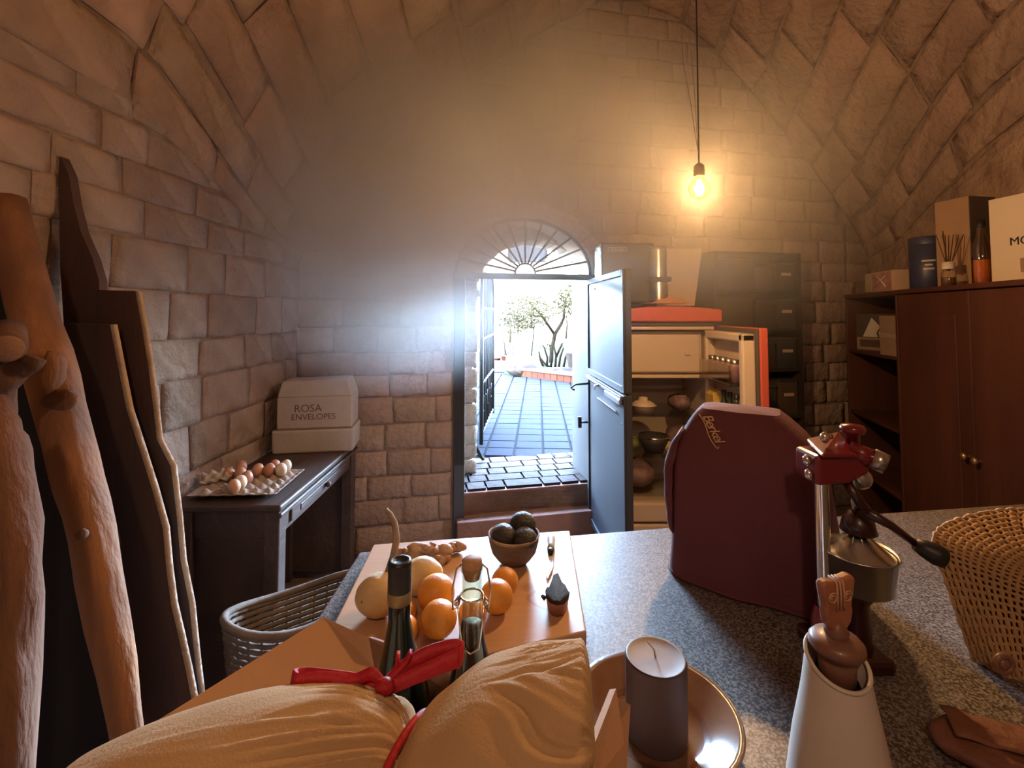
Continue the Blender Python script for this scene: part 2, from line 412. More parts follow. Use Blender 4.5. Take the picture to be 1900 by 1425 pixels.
# ================================================================ DOORWAY
WR = Matrix((( WU.x, -WN.x, 0), (WU.y, -WN.y, 0), (0, 0, 1)))     # wall frame: x along, y outwards, z up
def wbox(b, u0, u1, z0, z1, h0, h1):
    return b.prism([wallp(u0, z0, h0), wallp(u1, z0, h0), wallp(u1, z1, h0), wallp(u0, z1, h0)], WN * (h1 - h0))
tr = thing('trim_1', 'dark steel door frame round the doorway', 'door frame', kind='structure')
b = MB(); wbox(b, DU0, DU0 + .075, .0, DSP + .012, .03, -.05); part('jamb', b, M['frame_paint'], tr, .004)
b = MB(); wbox(b, DU1 - .045, DU1, .0, DSP + .012, .03, -.335); part('jamb', b, M['frame_paint'], tr, .004)
b = MB(); wbox(b, DU0 - .01, DU1 + .01, DSP - .022, DSP + .016, .035, -.05); part('lintel_bar', b, M['steel_paint'], tr, .004)
# fanlight
fl = thing('window_1', 'half-round iron fanlight with radiating bars over the doorway', 'fanlight', kind='structure')
def fan(k, a): return (DC - k * DW * math.cos(a), DSP + .016 + k * (DRISE - .02) * math.sin(a))
b = MB(); b.tube([wallp(*fan(.97, math.pi * i / 32), -.01) for i in range(33)], .012, 6); part('frame', b, M['steel_paint'], fl)
b = MB(); b.tube([wallp(DC - .075 * math.cos(math.pi * i / 12), DSP + .016 + .075 * math.sin(math.pi * i / 12), -.01) for i in range(13)], .008, 6); part('hub_ring', b, M['steel_paint'], fl)
for i in range(11):
    a = math.pi * (i + 1) / 12
    b = MB(); b.tube([wallp(DC - .075 * math.cos(a), DSP + .016 + .075 * math.sin(a), -.01), wallp(*fan(.97, a), -.01)], .0075, 6); part('spoke', b, M['steel_paint'], fl)
gp = MB(); gp.add([wallp(*fan(.97, math.pi * i / 24), -.012) for i in range(25)], [tuple(range(25))]); part('pane', gp, glass('pane_glass', (.97, .98, .98), .05), fl)
# the two-leaf metal door, swung open into the room
HG = wallp(DU1 - .05, 0, .035); FREE = Vector((.6035, 2.505, 0)); DD = (FREE - HG); DL = DD.length; DD.normalize(); DN = Vector((DD.y, -DD.x, 0))
if DN.x > 0: DN = -DN                                   # the face towards the viewer's left
def dp(a, z, h=0): return HG + DD * a + DN * h + Vector((0, 0, z))
def dbox(b, a0, a1, z0, z1, h0, h1): return b.prism([dp(a0, z0, h0), dp(a1, z0, h0), dp(a1, z1, h0), dp(a0, z1, h0)], DN * (h1 - h0))
dr = thing('door_1', 'grey metal stable door standing open into the room', 'door', kind='structure')
DT = 1.815
for nm, za, zb in (('lower_leaf', .12, 1.138), ('upper_leaf', 1.150, DT)):
    b = MB(); dbox(b, 0, DL, za, zb, -.035, 0); lf = part(nm, b, M['steel_paint'], dr, .004)
    for a0, a1, z0, z1 in ((.0, .035, za, zb), (DL - .035, DL, za, zb), (.035, DL - .035, zb - .035, zb), (.035, DL - .035, za, za + .035)):
        b = MB(); dbox(b, a0, a1, z0, z1, 0, .012); part('edge_strip', b, M['steel_paint'], lf, .003)
b = MB(); dbox(b, .03, DL - .01, 1.118, 1.134, .012, .03); part('slide_bolt', b, M['chrome'], dr, .004)
b = MB(); dbox(b, DL * .62, DL - .02, 1.085, 1.115, .012, .032); part('bolt_plate', b, M['steel'], dr, .005)
b = MB(); b.tube([dp(DL * .50, 1.126, .02), dp(DL * .5, 1.126, .06), dp(DL * .5, 1.10, .065)], .006, 8); part('bolt_knob', b, M['chrome'], dr)
b = MB(); dbox(b, .30, DL - .16, 1.02, 1.028, .004, .014); part('lower_bolt', b, M['chrome'], dr, .003)
b = MB(); b.tube([dp(.03, 1.075, .01), dp(.03, 1.07, .10), dp(.03, 1.045, .135), dp(.03, 1.03, .11)], .008, 8); part('hook_handle', b, M['frame_paint'], dr)
b = MB(); b.tube([dp(.02, .80, .01), dp(.02, .80, .06)], .008, 8); dbox(b, .005, .035, .765, .84, .06, .085); part('door_knob', b, M['black'], dr)
b = MB(); b.tube([dp(.22, DT - .075, -.001), dp(.22, DT - .075, .006)], .006, 8); part('screw', b, M['black'], dr)
b = MB(); b.tube([dp(DL - .055, .98, .001), dp(DL - .055, .98, .008)], .008, 8); part('keyhole', b, M['black'], dr)
# --- steps up to the yard
b = MB(); wbox(b, DU0 + .075, DU1 - .045, .20, .352, .0, -.12); st = tag(part('step', b, M['step'], None, .006), 'terracotta riser under the doorway sill', 'step', kind='structure')
b = MB(); wbox(b, DU0 + .02, DU1, .0, .20, .10, -.02); tag(part('step', b, M['step'], None, .006), 'lower step in front of the riser, at the foot of the doorway', 'step', kind='structure')
# ================================================================ THE YARD
PZ = .37
b = MB(); b.prism([wallp(-4, PZ - .012, -.1), wallp(7, PZ - .012, -.1), Vector((9, 14, PZ - .012)), Vector((-6, 14, PZ - .012))], (0, 0, -.3))
patio = tag(part('patio', b, M['grout']), 'paved yard beyond the doorway', 'paving', kind='structure')
rp = random.Random(5)
def tilebox(fn, a0, a1, c0, c1, hgt, m, nm):
    P = [fn(a0, c0), fn(a1, c0), fn(a1, c1), fn(a0, c1)]; cc = sum(P, Vector()) / 4; b = MB()
    lo = [p - cc + Vector((0, 0, -.02)) for p in P]; hi = [(p - cc) * .985 + Vector((0, 0, hgt + rp.uniform(-.0015, .0015))) for p in P]
    b.hexa(lo, hi); part(nm, b, m, patio, loc=cc + Vector((0, 0, PZ)))
def pav(a, c): return Vector((WO + WU * a - WN * c))
# basket-weave pavers inside the reveal and just outside
g = .006; bs = .135
for r_ in range(5):
    for c_ in range(-5, 8):
        u0 = c_ * bs * 2 + (r_ % 2) * bs - .10 + .03 * r_; v0 = .012 + r_ * bs
        if u0 + bs * 2 < -1.0 or u0 > 1.3: continue
        if (c_ + r_) % 2 == 0: tilebox(pav, u0 + g, u0 + 2 * bs - g, v0 + g, v0 + bs - g, .0, M['paver'], 'paver')
        else:
            tilebox(pav, u0 + g, u0 + bs - g, v0 + g, v0 + bs - g, .0, M['paver'], 'paver'); tilebox(pav, u0 + bs + g, u0 + 2 * bs - g, v0 + g, v0 + bs - g, .0, M['paver'], 'paver')
# square tiles
TA = R(-3.2); tx = Vector((math.cos(TA), math.sin(TA), 0)); ty = Vector((-tx.y, tx.x, 0)); T0 = Vector((.012, 4.02, 0))
def tl(a, c): return T0 + tx * a + ty * c
tg = .010
for j in range(0, 27):
    for i in range(-5, 10):
        c0 = .252 * i; r0 = .232 * j; p = tl(c0 + .12, r0 + .1)
        if p.x < -1.25 + .05 * p.y or p.y > 11.5 or p.x > .34 * p.y + .1: continue
        if p.y > 8.0 + (1.2 - p.x) * .95: continue
        tilebox(tl, c0 + tg, c0 + .252 - tg, r0 + tg * .6, r0 + .232 - tg * .6, 0, M['tile'], 'tile')
b = MB(); b.box((-1.2, 12.2, PZ - .006), (3.6, 5.2, .02)); part('far_paving', b, M['tile'], patio)
# raised bed with brick kerb, rocks, lawn
kb = thing('planter_kerb', 'low brick kerb with pale coping round the garden bed', 'kerb', (.155, 9.0, PZ))
KE = Vector((2.2, -2.1, 0)); KD = KE.normalized(); KN = Vector((KD.y, -KD.x, 0))
b = MB(); b.prism([KD * 0, KD * 3.0, KD * 3.0 - KN * .22, -KN * .22], (0, 0, .10)); part('kerb_core', b, M['grout'], kb)
for i in range(20):
    b = MB(); b.prism([KD * (i * .15 + .004), KD * (i * .15 + .146), KD * (i * .15 + .146) + KN * .012, KD * (i * .15 + .004) + KN * .012], (0, 0, .115)); part('brick', b, M['brick'], kb)
b = MB(); b.prism([KD * -.03 + KN * .03, KD * 3.05 + KN * .03, KD * 3.05 - KN * .26, KD * -.03 - KN * .26], (0, 0, .035)); o = part('coping', b, M['pale_coping'], kb, .006, loc=(0, 0, .115))
lawn_m = mat('lawn', (0.00360, 0.01000, 0.00400), .9, c2=(0.00900, 0.01400, 0.00700), nscale=8, bump=.8, bscale=40, spec=.03)
b = MB()
def lawn(i, j):
    x = -.15 + 6 * i; y = 9.2 + 5.5 * j - (x - .15) * .9 * (1 - j); return Vector((x, y, PZ + .10 + .12 * j + .10 * noise.noise(Vector((x * 1.5, y * 1.2, 0)))))
b.grid(lawn, 40, 30); b.prism([(-.15, 9.3, PZ - .1), (5.8, 4.2, PZ - .1), (5.8, 14.6, PZ - .1), (-.15, 14.6, PZ - .1)], (0, 0, .12))
tag(part('lawn', b, lawn_m), 'green garden bed behind the brick kerb', 'lawn', kind='structure')
rock_m = mat('rock', (0.01200, 0.01056, 0.00992), .95, c2=(0.00560, 0.00512, 0.00512), nscale=10, bump=.9, bscale=14, spec=.03)
for (px, py, y, rr, lb) in ((968, 690, 9.15, (.30, .22, .14), 'pale rough rock at the end of the brick kerb'), (1042, 680, 8.75, (.48, .2, .10), 'long grey rock lying along the garden bed')):
    p = at(px, py, y); b = MB(); b.ball((0, 0, 0), rr, 16, 10, fn=lambda e, q=px: 1 + .28 * noise.noise(e * 2.2 + Vector((q, 0, 0))))
    o = part('rock', b, rock_m); o.location = (p.x, p.y, PZ + .10); tag(o, lb, 'rock', 'rocks by the garden bed')
terra = mat('terracotta', (0.02600, 0.00900, 0.00700), .8, c2=(0.02200, 0.00800, 0.00600), nscale=9, bump=.15, spec=.03)
leaf_m = mat('olive_leaf', (.0042, .0047, .0014), .9, c2=(.0070, .0070, .0026), nscale=3, spec=.02)
twig_m = mat('twig', (.0022, .0018, .0012), .95, spec=.02)
def leaves(b, r, c, rad, n, sz, flat=1):
    for _ in range(n):
        while True:
            d = Vector((r.uniform(-1, 1), r.uniform(-1, 1), r.uniform(-1, 1)))
            if d.length < 1: break
        p = Vector(c) + Vector((d.x * rad[0], d.y * rad[1], d.z * rad[2])); a = Vector((r.gauss(0, 1), r.gauss(0, 1), r.gauss(0, .7))).normalized() * sz * r.uniform(.7, 1.4)
        q = a.orthogonal().normalized() * sz * .28; q.rotate(Matrix.Rotation(r.uniform(0, 6.28), 3, a.normalized()))
        b.add([p - a, p + q, p + a, p - q], [(0, 1, 2, 3)])
# pots on the far edge
def pot(px, py, y, r_, h_, lb, plant, m=terra):
    p = at(px, py, y); t = thing('plant_pot', lb, 'pot', (p.x, y, p.z), group='pots in the yard')
    b = MB(); b.lathe([(0, 0), (r_ * .72, 0), (r_ * .95, h_ * .8), (r_ * 1.06, h_ * .82), (r_ * 1.06, h_), (r_ * .92, h_), (r_ * .9, h_ * .86), (0, h_ * .86)], 20); part('pot', b, m, t)
    if plant:
        rr = random.Random(int(px)); b = MB()
        for k in range(4):
            q = Vector((rr.uniform(-.5, .5) * r_, rr.uniform(-.3, .3) * r_, h_ * .8)); b.tube([q, q + Vector((rr.uniform(-.06, .06), 0, .22)), q + Vector((rr.uniform(-.18, .18), 0, .42 + .2 * rr.random()))], [.008, .006, .003], 5)
        stm = part('stem', b, twig_m, t); b = MB(); leaves(b, rr, (0, 0, h_ + .3), (r_ * 1.1, r_, .28), 60, .035); lv = part('foliage', b, leaf_m, t); lv['kind'] = 'stuff'
    return t
# a low wall end carries them
pw = at(945, 670, 12.0)
b = MB(); b.box((pw.x - .45, 12.1, (pw.z + PZ) / 2), (1.7, .5, pw.z - PZ + .001)); tag(part('wall_low', b, M['pale_coping'], None, .01), 'low pale yard wall under the clay pots', 'wall', kind='structure')
pot(943, 670, 12.0, .20, .16, 'wide terracotta bowl with a thin plant on the low wall', True)
pot(922, 670, 12.0, .10, .09, 'small terracotta pot beside the wide clay bowl', False)
bp = pot(1074, 694, 8.9, .26, .40, 'large beige planter half behind the open metal door', False, M['pale_coping']); bp.location.z = PZ + .12
# stakes
for (xa, ya, xb, yb, y, lb) in ((940, 664, 928, 602, 11.9, 'thin dark stake leaning in the clay bowl'), (984, 676, 992, 592, 11.4, 'tall thin stake standing in the garden bed')):
    a, c = at(xa, ya, y), at(xb, yb, y); b = MB(); b.tube([a, a.lerp(c, .5) + Vector((.01, 0, 0)), c], [.016, .014, .011], 6); tag(part('garden_stake', b, twig_m), lb, 'stake', 'stakes in the garden')
# tree
tp = at(1022, 676, 10.6); tp.z = PZ + .12
t = thing('olive_tree', 'small pale olive tree with two crowns in the garden bed', 'tree', tp)
rt = random.Random(11); b = MB()
def P_(px, py, y=10.6): return at(px, py, y) - tp
b.tube([P_(1022, 684), P_(1024, 650), P_(1030, 620), P_(1042, 600)], [.06, .05, .045, .035], 7, wob=.3); b.tube([P_(1040, 604), P_(1046, 590), P_(1048, 560), P_(1055, 545)], [.035, .03, .02, .01], 6)
b.tube([P_(1030, 622), P_(1015, 600), P_(1000, 580), P_(985, 565)], [.035, .03, .025, .01], 6); b.tube([P_(1006, 588), P_(990, 585), P_(960, 572)], [.02, .015, .008], 5); b.tube([P_(1048, 565), P_(1066, 580), P_(1072, 590)], [.018, .012, .006], 5)
part('trunk', b, twig_m, t)
b = MB(); leaves(b, rt, P_(975, 578), (.72, .6, .40), 2200, .042); leaves(b, rt, P_(1055, 556), (.40, .4, .42), 1200, .042); leaves(b, rt, P_(958, 602), (.45, .4, .25), 500, .04); cr = part('crown', b, leaf_m, t); cr['kind'] = 'stuff'
# pruned shrub of bare stems
tp = at(1020, 686, 9.4); tp.z = PZ + .1
t = thing('pruned_shrub', 'pruned bare shrub of thick stems in the garden bed', 'shrub', tp); b = MB()
for pts in ([(1012, 688), (1003, 668), (1000, 652)], [(1014, 688), (1016, 664), (1010, 645), (1006, 640)], [(1022, 688), (1024, 660), (1020, 640)], [(1030, 688), (1032, 660), (1028, 642)], [(1036, 688), (1040, 662), (1046, 645)], [(1044, 690), (1050, 662), (1056, 650)], [(1024, 684), (1012, 676), (1003, 664)], [(1032, 662), (1040, 645), (1044, 636)]):
    b.tube([at(x, y, 9.4) - tp for x, y in pts], [.028, .024, .018, .012][:len(pts)], 6, wob=.3)
part('stems', b, twig_m, t)
b = MB(); leaves(b, rt, at(1024, 640, 9.4) - tp, (.35, .25, .12), 160, .03); f_ = part('foliage', b, leaf_m, t); f_['kind'] = 'stuff'
# sunlit hillside
hill_m = mat('dry_hill', (.026, .025, .022), 1, c2=(.017, .017, .011), nscale=.6, bump=.5, bscale=2, spec=.03)
b = MB(); b.grid(lambda i, j: Vector((-30 + 60 * i, 15 + 45 * j, PZ - .1 + 9 * j ** 1.1 + .5 * noise.noise(Vector((i * 18, j * 12, 1))))), 50, 40); tag(part('hillside', b, hill_m), 'sunlit dry hillside beyond the garden', 'hill', kind='structure')
rh = random.Random(21)
for k in (0, 2, 3, 5, 7):   # scrub on the hillside
    px, py, y = [(905, 560, 17), (930, 600, 17), (960, 625, 18), (985, 545, 20), (1010, 620, 17.5), (1050, 615, 18), (1070, 600, 17), (945, 640, 16.5), (1065, 640, 17)][k]
    lb = ['pale scrub bush high behind the iron gate', 'pale scrub bush over the clay bowl stake', 'yellow scrub bush low beneath the tree crown', 'pale scrub bush above the tree crown', 'pale scrub bush behind the tree trunk fork', 'yellow scrub bush right of the tree trunk', 'pale scrub bush beside the open door edge', 'low yellow scrub bush behind the clay bowl', 'low yellow scrub bush behind the beige planter'][k]
    p = at(px, py, y); gz = PZ - .1 + 9 * ((y - 15) / 45) ** 1.1; p.z = gz; t = thing('scrub_bush', lb, 'bush', p, group='scrub on the hillside')
    b = MB(); b.tube([(0, 0, -.2), (.05, 0, .4), (.0, 0, .8)], [.04, .03, .015], 5); part('stem', b, twig_m, t)
    b = MB(); leaves(b, rh, (0, 0, .7), (.6, .4, .6), 260, .06); f_ = part('foliage', b, mat('scrub_leaf' + str(k), (.0125, .0095, .004) if 'yellow' in lb else (.0115, .0105, .007), .8, spec=.02), t); f_['kind'] = 'stuff'
# wrought iron gate, folded back outside the left jamb
gt = thing('iron_gate', 'tall iron bar gate folded back outside the left jamb', 'gate', (0, 0, 0))
ga, gb = at(893, 820, 4.15), at(914, 790, 5.25)
def gp_(k, z): p = ga.lerp(gb, k); p.z = z; return p
b = MB(); b.tube([gp_(0, PZ + .06), gp_(0, 2.0)], .018, 8); part('hinge_post', b, M['iron'], gt)
b = MB(); b.tube([gp_(1, PZ + .10), gp_(1, 1.80), gp_(.93, 1.93), gp_(.8, 1.98)], .02, 8); part('outer_post', b, M['iron'], gt)
for z in (PZ + .14, .95, 1.34, 1.62):
    b = MB(); b.tube([gp_(0, z), gp_(1, z)], .014, 6); part('rail', b, M['iron'], gt)
for i in range(7):
    k = (i + 1) / 8; b = MB(); b.tube([gp_(k, PZ + .14), gp_(k, 1.97)], .008, 6); part('bar', b, M['iron'], gt)
for i in range(5):
    k = .15 + .17 * i; c = gp_(k, .75 + .12 * (i % 2)); b = MB(); d = (gb - ga).normalized()
    b.tube([c + Vector((d.x * .05 * math.cos(a), d.y * .05 * math.cos(a), .07 * math.sin(a))) for a in [math.pi * 2 * q / 10 for q in range(9)]], .006, 5); part('scroll', b, M['iron'], gt)
b = MB(); b.box(tuple(gp_(.97, 1.36)), (.03, .06, .12)); part('lock_box', b, M['iron'], gt)
# lean-to with stored odds and ends behind the gate
lt = thing('lean_to_shelf', 'dark lean-to rack of boards behind the iron gate', 'rack', (-.62, 4.75, PZ))
wood_o = mat('weathered_wood', (0.01800, 0.01488, 0.01296), .9, c2=(0.01080, 0.00912, 0.00816), nscale=6, bump=.4, spec=.03)
for z in (.02, .35, .72, 1.05):
    b = MB(); b.box((0, 0, z), (.42, 1.3, .03)); part('board', b, wood_o, lt)
for sx in (-.19, .19):
    for sy in (-.62, .62):
        b = MB(); b.box((sx, sy, .66), (.045, .045, 1.32)); part('post', b, wood_o, lt)
b = MB(); b.prism([(-.30, -.75, 1.20), (-.30, .75, 1.20), (.30, .75, 1.42), (.30, -.75, 1.42)][::-1], (0, 0, .03)); part('roof_panel', b, M['pale_coping'], lt)
b = MB(); b.prism([(-.21, .62, .0), (-.21, .65, .0), (-.21, .65, 1.3), (-.21, .62, 1.3)], (.42, 0, 0)); part('back_panel', b, wood_o, lt)
bin_m = mat('crate', (0.02640, 0.02352, 0.02160), .8, c2=(0.01680, 0.01488, 0.01392), nscale=6, spec=.03)
for k, (z, yy, hh, lb) in enumerate(((.035, -.3, .22, 'low crate at the bottom of the lean-to rack'), (.365, -.35, .25, 'crate on the second board of the lean-to rack'), (.735, -.3, .2, 'crate on the third board of the lean-to rack'))):
    t = thing('storage_crate', lb, 'crate', (-.62, 4.75 + yy, PZ + z), group='crates in the lean-to'); b = MB(); b.box((0, 0, hh / 2), (.30, .36, hh), taper=1.06); part('body', b, bin_m, t, .01); b = MB(); b.box((0, 0, hh + .01), (.33, .39, .02)); part('lid', b, M['pale_coping'], t, .004)
# white drain elbow by the jamb
b = MB(); q = at(866, 868, 3.72); q.z = PZ + .012
b.tube([q, q + Vector((.03, .03, .10)), q + Vector((.07, .06, .13)), q + Vector((.10, .10, .05)), q + Vector((.12, .14, .012))], .016, 8); tag(part('drain_hose', b, M['pale_coping']), 'pale hose loop lying at the foot of the left jamb', 'hose')
# grey awning outside above the doorway
b = MB(); y = 4.35
b.prism([at(946, 486, y), at(1012, 486, y), at(1018, 452, y), at(1000, 446, y), at(960, 446, y), at(945, 452, y)], (0, .05, 0)); aw = thing('awning', 'grey hanging awning panel seen through the fanlight', 'awning'); part('panel', b, M['steel_paint'], aw)
for x0, x1 in ((942, 946), (1012, 1016)):
    b = MB(); b.prism([at(x0, 478, y), at(x1, 478, y), at(x1, 455, y), at(x0, 455, y)], (0, .06, 0)); part('side_strip', b, M['pale_coping'], aw)
b = MB(); b.tube([at(980, 446, y), at(980, 425, y), at(980, 420, 4.02)], .012, 6); part('bracket', b, M['iron'], aw)

# ================================================================ LEFT SIDE
log_m = mat('peeled_log', (0.37, 0.165, 0.066), .75, c2=(0.17280, 0.07920, 0.04320), nscale=7, bump=.6, bscale=22, stretch=(1, 1, .22))
bark_m = mat('bark_log', (0.22500, 0.10500, 0.05625), .85, c2=(0.09750, 0.04875, 0.03000), nscale=6, bump=.9, bscale=20, stretch=(1, 1, .3))
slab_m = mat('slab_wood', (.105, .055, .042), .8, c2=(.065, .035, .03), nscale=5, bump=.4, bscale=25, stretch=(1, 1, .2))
sap_m = mat('sapwood', (.62, .48, .34), .75, c2=(.48, .35, .24), nscale=8, bump=.5, bscale=30)
end_m = mat('log_end', (.42, .24, .13), .8, c2=(.25, .13, .07), nscale=10, bump=.3)
def log_(name, label, pts, rads, m, endm=None, wob=.25, seed=0, grp='logs leaning at the left wall'):
    base = pts[0]; t = thing(name, label, 'log', base, group=grp)
    # resample
    P = []; RR = []; n = 22; segs = len(pts) - 1
    for i in range(n + 1):
        f = i / n * segs; k = min(int(f), segs - 1); q = f - k; P.append(pts[k].lerp(pts[k + 1], q) - base + Vector((.008 * noise.noise(Vector((i * .5, seed, 0))), 0, 0))); RR.append(rads[k] * (1 - q) + rads[k + 1] * q)
    b = MB(); b.tube(P, RR, 14, wob=wob, seed=seed); part('trunk', b, m, t)
    return t
bot = at(268, 1425, 1.02); bot = Vector((-.80, 1.0, .03))
pB = [Vector((-.745, 1.02, .03)), at(246, 1380, 1.06), at(170, 1000, 1.10), at(124, 800, 1.14), at(62, 580, 1.20), at(14, 375, 1.26)]
t = log_('leaning_pole', 'tall peeled orange pole leaning across the left wall', pB, [.030, .030, .042, .049, .046, .042], log_m, seed=2)
b = MB(); b.ball(at(108, 745, 1.125) - pB[0], (.045, .02, .03), 10, 8, fn=lambda e: 1 + .3 * noise.noise(e * 2)); part('knot', b, bark_m, t)
b = MB(); b.ball(at(98, 690, 1.12) - pB[0], (.022, .03, .05), 10, 8, fn=lambda e: 1 + .3 * noise.noise(e * 2)); part('branch_stub', b, log_m, t)
b = MB(); b.ball(at(152, 992, 1.045) - pB[0], (.012, .012, .012), 8, 6); part('knot', b, bark_m, t)
pA = [Vector((-.86, .78, .03)), at(0, 1300, .80), at(12, 1020, .82), at(-5, 830, .84), at(-22, 745, .86)]
t = log_('upright_log', 'thick reddish log standing nearest the left edge', pA, [.046, .049, .048, .040, .026], bark_m, seed=5, wob=.2)
kc = at(12, 640, .92)
t = thing('round_log', 'short log whose round sawn end shows at the left edge', 'log', kc, group='logs leaning at the left wall')
kq = (EYE - kc).to_track_quat('Z', 'Y').to_matrix() @ Matrix.Rotation(R(14), 3, 'X')
b = MB(); b.lathe([(.0, .03), (.026, .03), (.030, .02), (.031, -.10), (0, -.10)], 16, rot=kq); part('bark', b, bark_m, t)
b = MB(); b.lathe([(0, .034), (.022, .034), (.0265, .029)], 16, rot=kq); part('sawn_end', b, end_m, t)
kA = [Vector((-1.08, 1.0, .03)), at(-20, 900, .99), at(-5, 720, .97), kc + Vector((-.01, .06, -.03))]
t = log_('bent_branch', 'crooked dark branch under the round log end', kA, [.04, .035, .028, .024], bark_m, seed=9)
# live-edge planks, and the slab standing in for a post's shadow
def plank(label, pts_l, pts_r, y0, y1, th, edge=True):
    """outline from pixels at a depth that runs from y0 (foot) to y1 (top)"""
    ys = lambda py: y0 + (y1 - y0) * (1400 - py) / 900
    Lp = [at(px, py, ys(py)) for px, py in pts_l]; Rp = [at(px, py, ys(py)) for px, py in pts_r]
    base = Lp[-1].copy(); t = thing('live_edge_plank_or_shadow_slab', label, 'plank', base, group='rough planks and shadow slab leaning at the left wall')
    b = MB(); poly = [p - base for p in Lp] + [p - base for p in Rp[::-1]]; b.prism(poly, (0, th, 0)); part('board', b, slab_m, t)
    if edge:
        e = MB(); n = len(Rp); V = []
        for p in Rp: q = p - base; V += [q + Vector((.0, -.002, 0)), q + Vector((.012, th * .5, 0)), q + Vector((.002, th + .001, 0))]
        F = []
        for i in range(n - 1):
            for k in range(2): F.append((i * 3 + k, i * 3 + k + 1, i * 3 + 4 + k, i * 3 + 3 + k))
            F.append((i * 3 + 2, i * 3, i * 3 + 3, i * 3 + 5))
        e.add(V, F, True); part('waney_edge', e, sap_m, t, label='pale waney sapwood edge')
    return t
plank('tall pointed slab in the shape of a post shadow behind the leaning pole', [(110, 292), (108, 340), (110, 420), (112, 500), (118, 600), (128, 760)], [(112, 290), (128, 325), (137, 380), (150, 430), (172, 480), (184, 520), (186, 600), (200, 760)], 1.47, 1.475, .03, False)  # solid slab standing in for a post's shadow on the wall
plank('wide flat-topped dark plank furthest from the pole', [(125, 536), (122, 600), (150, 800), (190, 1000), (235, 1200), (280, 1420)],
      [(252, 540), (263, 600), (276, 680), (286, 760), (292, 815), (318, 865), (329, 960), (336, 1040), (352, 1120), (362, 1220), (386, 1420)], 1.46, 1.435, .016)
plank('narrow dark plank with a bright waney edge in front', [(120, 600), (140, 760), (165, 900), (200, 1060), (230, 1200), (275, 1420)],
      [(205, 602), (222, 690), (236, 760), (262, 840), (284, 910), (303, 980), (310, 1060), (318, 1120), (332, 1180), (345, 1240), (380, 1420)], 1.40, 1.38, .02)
b = MB(); DP = [at(-110, 440, 1.24), at(15, 492, 1.26), at(58, 585, 1.27), at(72, 720, 1.27), at(150, 760, 1.29), at(215, 1000, 1.30), at(250, 1425, 1.30), at(-90, 1500, 1.20)]  # sheet added to darken the shaded wall behind the poles
bo = DP[-1].copy(); b.prism([p - bo for p in DP], (0, .014, 0)); t = thing('shade_board', 'nearly black sheet put in as wall shade behind the leaning pole and the thick log', 'board', bo); part('board', b, mat('shade_black', (.012, .010, .013), .85), t)
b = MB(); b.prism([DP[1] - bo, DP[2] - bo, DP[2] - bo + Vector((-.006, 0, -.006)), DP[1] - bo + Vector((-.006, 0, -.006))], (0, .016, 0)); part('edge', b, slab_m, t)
# --- console table with the eggs
oak = mat('dark_oak', (.085, .052, .040), .5, c2=(.055, .034, .027), nscale=6, bump=.25, bscale=30, stretch=(1, .2, 1))
TX0, TX1, TY0, TY1, TZ = -1.362, -.935, 1.93, 2.88, .80
t = thing('console_table', 'dark carved wooden console table against the left wall', 'table', ((TX0 + TX1) / 2, (TY0 + TY1) / 2, 0))
def tb(nm, x0, x1, y0, y1, z0, z1, m=oak, bev=.004, par=None, lab=None):
    b = MB(); c = t.location; b.box(((x0 + x1) / 2 - c.x, (y0 + y1) / 2 - c.y, (z0 + z1) / 2), (x1 - x0, y1 - y0, z1 - z0)); return part(nm, b, m, par or t, bev, label=lab)
tb('table_top', TX0, TX1, TY0, TY1, TZ - .028, TZ, bev=.008)
tb('apron', TX0 + .02, TX1 - .02, TY0 + .02, TY0 + .04, TZ - .14, TZ - .028); tb('apron', TX0 + .02, TX1 - .02, TY1 - .04, TY1 - .02, TZ - .14, TZ - .028)
dw = tb('drawer', TX1 - .045, TX1 - .018, TY0 + .08, TY1 - .08, TZ - .135, TZ - .035)
tb('drawer_moulding', TX1 - .02, TX1 - .008, TY0 + .12, TY1 - .12, TZ - .115, TZ - .055, par=dw, bev=.01); tb('drawer_moulding', TX1 - .012, TX1 - .004, TY0 + .2, TY1 - .2, TZ - .10, TZ - .07, par=dw, bev=.008)
b = MB(); b.ball((TX1 - t.location.x + .008, 0, TZ - .085), .014, 12, 8); part('knob', b, oak, dw)
for x, y in ((TX0 + .035, TY0 + .035), (TX1 - .04, TY0 + .04), (TX0 + .035, TY1 - .035), (TX1 - .04, TY1 - .04)):
    tb('leg', x - .032, x + .032, y - .032, y + .032, 0, TZ - .028, bev=.006)
tb('side_panel', TX0 + .06, TX1 - .07, TY0 + .03, TY0 + .045, .05, TZ - .14); tb('back_panel', TX0 + .012, TX0 + .03, TY0 + .05, TY1 - .05, .05, TZ - .14); tb('side_panel', TX0 + .06, TX1 - .07, TY1 - .045, TY1 - .03, .05, TZ - .14)
tb('top_moulding', TX1 - .012, TX1 + .006, TY0 - .004, TY1, TZ - .05, TZ - .03, bev=.006)
